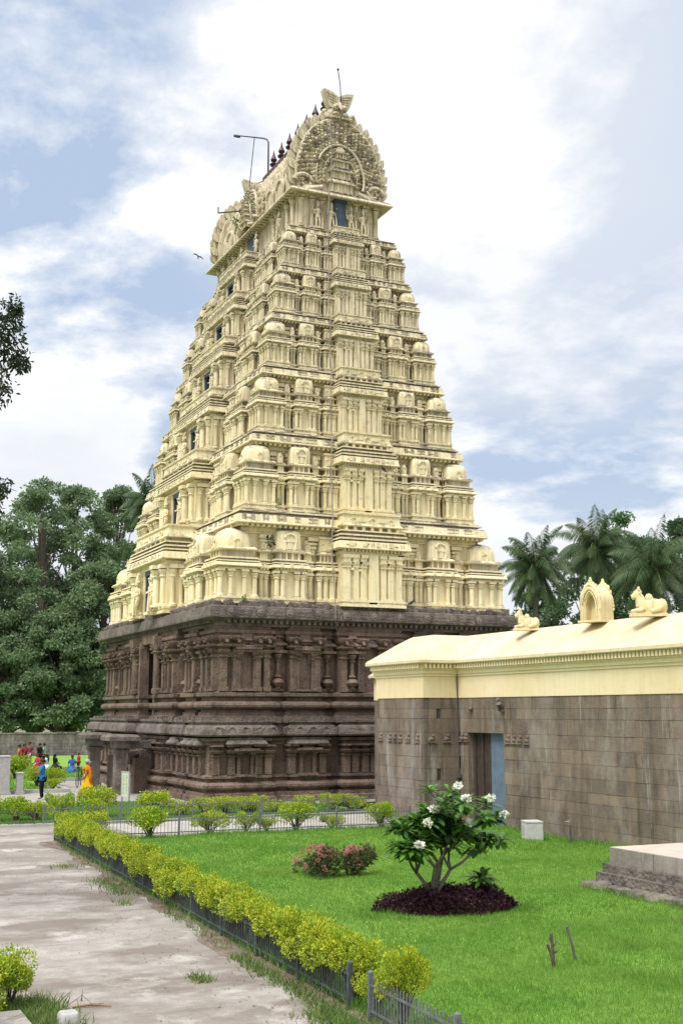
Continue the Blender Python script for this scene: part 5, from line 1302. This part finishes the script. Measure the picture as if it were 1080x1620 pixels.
def person(label, cat, loc, rz, h=1.66, pose='stand', top=(.1, .2, .5), bottom=(.01, .01, .015), hair=HAIRB, sari=None, fine=False, group=None, arms='down'):
    """faces -Y at rz=0"""
    o = thing('person', label, cat, loc, rz, group); k = h/1.70; o.scale = (k, k, k)
    z = 0 if pose != 'sit' else -.62
    W = .5 if pose == 'walk' else 0
    J = {'pelvis': ((0, 0, .93+z), (.15, .11)), 'waist': ((0, 0, 1.08+z), (.13, .10)), 'chest': ((0, -.01, 1.28+z), (.16, .115)), 'neck0': ((0, .01, 1.44+z), .06), 'neck': ((0, 0, 1.50+z), .052), 'jaw': ((0, -.03, 1.56+z), .068), 'head': ((0, -.01, 1.62+z), .088), 'crown': ((0, .0, 1.665+z), .078)}
    E = [('pelvis', 'waist'), ('waist', 'chest'), ('chest', 'neck0'), ('neck0', 'neck'), ('neck', 'jaw'), ('jaw', 'head'), ('head', 'crown')]
    ex = MB()
    for s, n_ in ((-1, 'L'), (1, 'R')):
        J['sh'+n_] = ((s*.17, .01, 1.40+z), .062)
        if arms == 'hold': el, wr = (s*.24, -.06, 1.13+z), (s*.09, -.29, 1.16+z)
        elif pose == 'sit': el, wr = (s*.25, -.06, 1.14+z), (s*.15, -.30, 1.02+z)
        elif pose == 'walk': el, wr = (s*.23, .05*s, 1.13+z), (s*.22, .05*s-.12, .92+z)
        else: el, wr = (s*.23, .02, 1.12+z), (s*.24, -.04, .87+z)
        J['el'+n_] = (el, .043); J['wr'+n_] = (wr, .03)
        d = (Vector(wr)-Vector(el)).normalized(); J['ha'+n_] = (tuple(Vector(wr)+d*.07), (.042, .022))
        E += [('chest', 'sh'+n_), ('sh'+n_, 'el'+n_), ('el'+n_, 'wr'+n_), ('wr'+n_, 'ha'+n_)]
        if fine:
            hp = Vector(wr)+d*.09; sd = d.cross(Vector((0, 0, 1))).normalized()
            for f in range(4):
                b = hp + sd*(f-1.5)*.019; L = (.062, .072, .068, .052)[f]; bend = Vector((0, -.012, -.01)) if arms != 'hold' else Vector((-s*.02, 0, .015))
                ex.tube([b-d*.02, b+d*L*.5, b+d*L+bend], [.0095, .009, .007], 6)
            b = Vector(wr)+d*.05+Vector((-s*.035, -.01, 0)); ex.tube([b, b+d*.03+Vector((-s*.02, -.012, 0)), b+d*.06+Vector((-s*.02, -.014, 0))], [.011, .010, .008], 6)
        if pose == 'sit': hip, kn, an, to = (s*.10, 0, .90+z), (s*.30, -.36, 1.02+z-.16), (s*.06, -.40, .70+z), (s*.0, -.48, .68+z)
        elif pose == 'walk': hip, kn, an, to = (s*.09, 0, .88), (s*.09, -.10-.16*s, .48), (s*.08, -.02-.34*s if s < 0 else .30, .09 if s < 0 else .13), None, 
        else: hip, kn, an, to = (s*.095, 0, .88), (s*.10, -.02, .48), (s*.10, .02, .08), (s*.12, -.13, .035)
        if pose == 'walk':
            an = (s*.08, -.30, .08) if s < 0 else (s*.08, .36, .14); kn = (s*.09, -.20, .50) if s < 0 else (s*.09, .10, .48); to = (an[0], an[1]-.15, .035)
        J['hip'+n_] = (hip, .085); J['kn'+n_] = (kn, .058); J['an'+n_] = (an, .038); J['to'+n_] = (to, .032)
        E += [('pelvis', 'hip'+n_), ('hip'+n_, 'kn'+n_), ('kn'+n_, 'an'+n_), ('an'+n_, 'to'+n_)]
        ex.ball((s*.083, .0, 1.625+z), .022, 6, .6, 1, 1.4)
    ex.tube([(0, -.085, 1.655+z), (0, -.122, 1.61+z), (0, -.09, 1.60+z)], [.009, .016, .012], 6); ex.ball((0, -.088, 1.565+z), .022, 6, 1.2, .6, .45)
    skin('body', J, E, SKIN, o, 1, ex)
    if fine: MB().ball((-.033, -.088, 1.645+z), .011, 6).ball((.033, -.088, 1.645+z), .011, 6).build('eyes', HAIRB, o, smooth=True)
    q = MB(); q.rings([(.098, .10, 1.60+z, 0, .03), (.104, .11, 1.66+z, 0, .015), (.09, .095, 1.715+z, 0, .005), (.03, .03, 1.745+z, 0, 0)], 14)
    if sari: q.ball((0, .12, 1.60+z), .055, 8)
    if sari == 'long': q.tube([(0, .10, 1.6+z), (0, .13, 1.4+z), (0, .12, 1.2+z)], [.06, .05, .02], 7)
    q.build('hair', hair, o, smooth=True)
    def grow(ks, add): return {k_: (J[k_][0], tuple(r_+add for r_ in (J[k_][1] if hasattr(J[k_][1], '__len__') else (J[k_][1],)*2))) for k_ in ks}
    T = ['pelvis', 'waist', 'chest', 'neck0', 'shL', 'shR', 'mL', 'mR']
    for s in 'LR': a_, b_ = Vector(J['sh'+s][0]), Vector(J['el'+s][0]); J['m'+s] = (tuple(a_.lerp(b_, .78)), .055)
    skin('shirt', grow(T, .018), [('pelvis', 'waist'), ('waist', 'chest'), ('chest', 'neck0'), ('chest', 'shL'), ('chest', 'shR'), ('shL', 'mL'), ('shR', 'mR')], cloth(top), o)
    if sari and pose != 'sit':
        st = .12 if pose == 'walk' else 0
        q = MB().rings([(.19, .15, 1.06), (.20, .17, .92, 0, .01), (.21, .20+st*.3, .6, 0, .02), (.22, .25+st, .28, 0, .03), (.22, .26+st*1.3, .13, 0, .04)], 18, 2.2, caps=(False, True)); q.build('skirt', cloth(bottom), o, smooth=True)
        q = MB().tube([(.16, .06, 1.44), (.02, -.15, 1.30), (-.17, -.10, 1.08), (-.20, .06, .95), (-.14, .16, .78)], [.06, .075, .08, .09, .05], 8).tube([(.16, .04, 1.44), (.14, .15, 1.3), (.12, .18, .95), (.10, .20, .62)], [.06, .09, .10, .07], 8); q.build('drape', cloth(top), o, smooth=True)
    elif sari:
        MB().rings([(.36, .38, -.02+.0, 0, -.12), (.38, .40, .10, 0, -.12), (.30, .30, .24, 0, -.08), (.16, .14, .42, 0, 0)], 16, 2.3).build('skirt', cloth(bottom), o, smooth=True)
    else:
        skin('trousers', grow(['pelvis', 'hipL', 'hipR', 'knL', 'knR', 'anL', 'anR'], .02), [('pelvis', 'hipL'), ('pelvis', 'hipR'), ('hipL', 'knL'), ('hipR', 'knR'), ('knL', 'anL'), ('knR', 'anR')], cloth(bottom), o)
        if pose != 'sit': MB().rings([(.19, .145, .82), (.20, .15, .95), (.18, .14, 1.05)], 14, 2.3).build('shirt_hem', cloth(top), o, smooth=True)
    return o
BLUE = (.035, .20, .52)
person('man in a bright blue shirt and dark trousers standing on the pavement, hands together', 'person', (4.92, -13.64, 0), R(-25), 1.70, 'stand', BLUE, (.010, .010, .016), fine=True, arms='hold')
lady = person('grey haired woman in an orange and yellow sari walking past the gateway', 'person', (3.78, -11.41, 0), R(-25), 1.60, 'walk', (.68, .20, .015), (.80, .46, .015), HAIRG, 'bun', True)
def gp(u, v): # ground point under a pixel, used only to lay people out
    d = np.array([math.cos(PIT)*FH[0], math.cos(PIT)*FH[1], math.sin(PIT)]); U = np.cross(RH, d); q = d + RH*(u-540)/FPX - U*(v-810)/FPX
    t = -CAM[2]/q[2]; return float(CAM[0]+q[0]*t), float(CAM[1]+q[1]*t), 0.0
GRP = 'people on the far lawn'
for u, v, a, h, pose, top, bot, sari, lab in ((30, 1221, 160, 1.68, 'stand', (.62, .17, .05), (.02, .03, .06), None, 'person in an orange shirt and dark jeans standing on the far lawn, seen from behind'),
        (38, 1218, 120, 1.66, 'stand', (.22, .02, .04), (.20, .02, .04), 'bun', 'woman in a dark red dress standing next to the orange shirt'),
        (46, 1215, 60, 1.72, 'stand', (.24, .05, .07), (.40, .35, .33), None, 'man in a maroon shirt standing right of the woman in dark red'),
        (62, 1216, -60, 1.66, 'stand', (.02, .015, .015), (.03, .02, .02), None, 'person dressed in black standing behind the seated people'),
        (69, 1214, -30, 1.60, 'stand', (.34, .42, .33), (.03, .03, .03), None, 'person in a pale green top standing next to the one in black'),
        (60, 1218, 30, 1.6, 'sit', (.55, .03, .10), (.45, .02, .08), 'bun', 'woman in bright pink sitting on the far lawn'),
        (74, 1219, -40, 1.6, 'sit', (.62, .66, .74), (.66, .69, .75), 'long', 'woman in white sitting on the far lawn behind the man in blue'),
        (87, 1218, 200, 1.6, 'sit', (.02, .02, .025), (.03, .03, .035), 'long', 'dark haired seated person half hidden by the golden shrub'),
        (114, 1222, 60, 1.62, 'sit', (.03, .12, .40), (.03, .16, .45), 'long', 'woman in blue sitting alone on the far lawn'),
        (124, 1221, 20, 1.15, 'stand', (.60, .03, .03), (.05, .05, .09), None, 'child in a red shirt standing beside the seated woman in blue')):
    person(lab, 'person', gp(u, v), R(a), h, pose, top, bot, HAIRB, sari, False, GRP)
# --- bicycle parked by the path, seen nearly end on
bc = thing('bicycle', 'dark bicycle parked on the pavement behind the woman in orange', 'bicycle', gp(126, 1245), R(155))
for x in (-.52, .52):
    w = MB().tube([(x+.33*math.cos(t), 0, .34+.33*math.sin(t)) for t in np.linspace(0, 2*PI, 25)], .02, 6)
    wo = w.build('wheel', M_BLACK, bc, smooth=True)
    q = MB()
    for t in np.linspace(0, 2*PI, 12, endpoint=False): q.tube([(x, 0, .34), (x+.32*math.cos(t), 0, .34+.32*math.sin(t))], .004, 4)
    q.build('spokes', M_POST, wo)
MB().tube([(-.52, 0, .34), (-.12, 0, .32), (-.22, 0, .82), (-.52, 0, .34)], .017, 6).tube([(-.12, 0, .32), (.36, 0, .78), (-.2, 0, .76)], .018, 6).tube([(.52, 0, .34), (.36, 0, .80), (.33, 0, .98)], .017, 6).build('frame', M_BLACK, bc, smooth=True)
MB().tube([(.26, -.28, 1.0), (.33, -.1, 1.02), (.33, .1, 1.02), (.26, .28, 1.0)], .014, 6).build('handlebar', M_POST, bc, smooth=True)
MB().rings([(.13, .08, .84, -.24, 0), (.14, .09, .88, -.24, 0), (.10, .06, .91, -.23, 0)], 10).build('saddle', M_BLACK, bc, smooth=True)
# --- birds
D = 140; x, y = at(lat(302, D), D)
m = MB(); m.rings([(.02, .02, -.32), (.07, .06, -.15), (.09, .08, .05), (.06, .06, .22), (.01, .01, .32)], 8); m.xf(Matrix.Rotation(R(90), 4, 'X'))
for s in (-1, 1): m.add([(s*.05, -.12, .03), (s*.05, .10, .03), (s*.38, .10, .10), (s*.72, .17, .04), (s*.70, -.02, .04), (s*.36, -.16, .11), (s*.05, -.12, .06), (s*.05, .10, .06), (s*.38, .10, .13), (s*.72, .17, .06), (s*.70, -.02, .06), (s*.36, -.16, .14)], [(0, 1, 2, 5), (5, 2, 3, 4), (6, 11, 8, 7), (11, 10, 9, 8), (0, 5, 11, 6), (5, 4, 10, 11), (4, 3, 9, 10), (3, 2, 8, 9), (2, 1, 7, 8)])
m.add([(-.05, .28, 0), (.05, .28, 0), (.14, .55, 0), (0, .48, 0), (-.14, .55, 0), (-.05, .28, .02), (.05, .28, .02), (.14, .55, .02), (0, .48, .02), (-.14, .55, .02)], [(0, 1, 2, 3, 4), (9, 8, 7, 6, 5)])
bd = m.build('kite_bird', M_BLACK, None, (x, y, 3.775+(1126-380)*D/FPX), smooth=False); tag(bd, 'dark bird gliding in the sky left of the tower top', 'bird')
bd.rotation_euler = (R(-12), R(30), R(65))
pg = MB(); pg.rings([(.02, .02, -.17), (.055, .05, -.06), (.075, .07, .05), (.05, .05, .13), (.01, .01, .17)], 9); pg.xf(Matrix.Rotation(R(65), 4, 'X')); pg.ball((0, -.15, .12), .045, 7); pg.tube([(0, -.19, .12), (0, -.23, .11)], [.012, .003], 5); pg.box(-.035, .035, .12, .28, -.10, -.08); pg.tube([(-.03, 0, -.06), (-.03, -.01, -.14)], .008, 4); pg.tube([(.03, 0, -.06), (.03, -.01, -.14)], .008, 4)
pm = pg.mesh('pigeon', simple('pigeon_grey', (.06, .065, .08), (.035, .038, .05), 6, .6), True)
for i, (x, y, z, a, lab) in enumerate(((10.0, -.9, 11.05+.17, 40, 'grey pigeon on the end bay cornice of the lowest cream tier, left of another'), (10.0, -.3, 11.20, 70, 'grey pigeon on the end bay cornice of the lowest cream tier, right of another'), (9.85, .6, 14.95, 30, 'grey pigeon perched on the second end bay cornice'), (9.8, 2.0, 8.75, 120, 'grey pigeon standing on the dark stone crest under the floodlight'))):
    o = link('pigeon', pm, None, (x, y, z), R(a)); tag(o, lab, 'bird', 'pigeons on the tower ledges')
# ================================================================== LIGHT, SKY, CAMERA
W = bpy.data.worlds.new('World'); SC.world = W; W.use_nodes = True; t = W.node_tree; t.nodes.clear()
SUN_EL, SUN_AZ = R(58), R(-62)            # direction to the sun: azimuth from +X
sky = N(t, 'ShaderNodeTexSky', sky_type='NISHITA', sun_disc=False); sky.sun_elevation = SUN_EL; sky.sun_rotation = PI/2 - SUN_AZ; sky.air_density = 1.0; sky.dust_density = 2.0
b1 = N(t, 'ShaderNodeBackground'); b1.inputs[1].default_value = .10; t.links.new(sky.outputs[0], b1.inputs[0])
tc = t.nodes.new('ShaderNodeTexCoord').outputs['Generated']; dx, dy, dz = sep(t, tc)[:3]
den = math_(t, 'ADD', math_(t, 'MAXIMUM', dz, 0), .22)
cv = t.nodes.new('ShaderNodeCombineXYZ'); t.links.new(math_(t, 'DIVIDE', dx, den), cv.inputs[0]); t.links.new(math_(t, 'DIVIDE', dy, den), cv.inputs[1])
cv.inputs[2].default_value = CLOUD_SEED = 3.7
c1 = noise(t, cv.outputs[0], 1.9, 9, .58); c2 = noise(t, cv.outputs[0], 4.2, 8, .6); c3 = noise(t, cv.outputs[0], .75, 3, .5)
c1.node.inputs['Distortion'].default_value = .35
# thin bright veil round the hidden sun patch behind the tower
dt = t.nodes.new('ShaderNodeVectorMath'); dt.operation = 'DOT_PRODUCT'; t.links.new(tc, dt.inputs[0])
bv = (Vector(FH)*math.cos(R(29)) + Vector(RH)*.13 + Vector((0, 0, math.sin(R(29))))).normalized(); dt.inputs[1].default_value = bv
glow = ramp(t, dt.outputs['Value'], [(.955, 0), (.998, 1)])
def pix_dir(u, v): return (Vector(FH)*math.cos(PIT) + Vector((0, 0, math.sin(PIT))) + Vector(RH)*((u-540)/FPX) - Vector(RH).cross(Vector(FH)*math.cos(PIT) + Vector((0, 0, math.sin(PIT))))*((v-810)/FPX)).normalized()
BLOB = math_(t, 'MULTIPLY', glow, .03)
for (u, v, rad, k) in ((760, 180, 9, .085), (440, 60, 4, .05), (270, 440, 4, .035), (110, 690, 6, .05), (110, 230, 13, -.055), (260, 560, 7, -.03), (930, 560, 10, -.085), (1070, 130, 7, -.09), (1000, 380, 6, -.035), (820, 650, 5, .03), (590, 110, 3, -.05), (860, 120, 2.5, -.05)):
    vm = t.nodes.new('ShaderNodeVectorMath'); vm.operation = 'DOT_PRODUCT'; t.links.new(tc, vm.inputs[0]); vm.inputs[1].default_value = pix_dir(u, v)
    BLOB = math_(t, 'MULTIPLY_ADD', ramp(t, vm.outputs['Value'], [(math.cos(R(rad)), 0), (1, 1)], 'EASE'), k, BLOB)
dens = math_(t, 'ADD', math_(t, 'MULTIPLY_ADD', c1, .56, math_(t, 'MULTIPLY', c2, .48)), math_(t, 'MULTIPLY_ADD', c3, .30, BLOB))
white = ramp(t, dens, [(.565, 0), (.62, .45), (.67, 1)])
tint = mix(t, white, (.57, .705, .925), (1.28, 1.28, 1.28))
tint = mix(t, ramp(t, noise(t, cv.outputs[0], 1.3, 5), [(.45, 0), (.68, .45)]), tint, (.78, .835, .93))
tint = mix(t, math_(t, 'MULTIPLY', glow, .55), tint, (1.2, 1.2, 1.2))
tint = mix(t, ramp(t, dz, [(.0, .75), (.22, 0)]), tint, (.86, .90, .97))
zen = math_(t, 'MULTIPLY_ADD', ramp(t, dz, [(.58, 0), (.92, 1)]), ZEN := 1.5, 1.0)
# sky out of view behind the camera is brightened to fill the facing walls
bk = t.nodes.new('ShaderNodeVectorMath'); bk.operation = 'DOT_PRODUCT'; t.links.new(tc, bk.inputs[0]); bk.inputs[1].default_value = (Vector(FH)*-.8 - Vector(RH)*.3 + Vector((0, 0, .45))).normalized()
zen = math_(t, 'MULTIPLY_ADD', ramp(t, bk.outputs['Value'], [(.1, 0), (.8, 1)]), BACK := .2, zen)
b2 = N(t, 'ShaderNodeBackground'); t.links.new(tint, b2.inputs[0]); t.links.new(math_(t, 'MULTIPLY', zen, CL := .70), b2.inputs[1])
mx = N(t, 'ShaderNodeMixShader'); mx.inputs[0].default_value = .88; t.links.new(b1.outputs[0], mx.inputs[1]); t.links.new(b2.outputs[0], mx.inputs[2])
out = N(t, 'ShaderNodeOutputWorld'); t.links.new(mx.outputs[0], out.inputs[0])
sl = bpy.data.lights.new('sun', 'SUN'); sl.energy = 2.5; sl.angle = R(22); sl.color = (1, .965, .90)
so = link('sun', sl); d = Vector((math.cos(SUN_EL)*math.cos(SUN_AZ), math.cos(SUN_EL)*math.sin(SUN_AZ), math.sin(SUN_EL))); so.rotation_euler = d.to_track_quat('Z', 'Y').to_euler()
cd = bpy.data.cameras.new('camera'); co = link('camera', cd); cd.sensor_fit = 'VERTICAL'; cd.sensor_height = 36; cd.sensor_width = 24; cd.lens = FPX*36/1620; cd.clip_end = 3000; cd.clip_start = .1
Fv = Vector((math.cos(PIT)*math.cos(YAW), math.cos(PIT)*math.sin(YAW), math.sin(PIT))); Rv = Vector(RH); Uv = Rv.cross(Fv)
co.matrix_world = Matrix(((Rv.x, Uv.x, -Fv.x, CAM[0]), (Rv.y, Uv.y, -Fv.y, CAM[1]), (Rv.z, Uv.z, -Fv.z, CAM[2]), (0, 0, 0, 1)))
SC.camera = co
v = SC.view_settings; v.view_transform = 'Standard'; v.look = 'None'; v.exposure = .38; v.gamma = 1
SC.cycles.max_bounces = 6; SC.cycles.diffuse_bounces = 3; SC.cycles.transparent_max_bounces = 6
SC.cycles.use_denoising = True
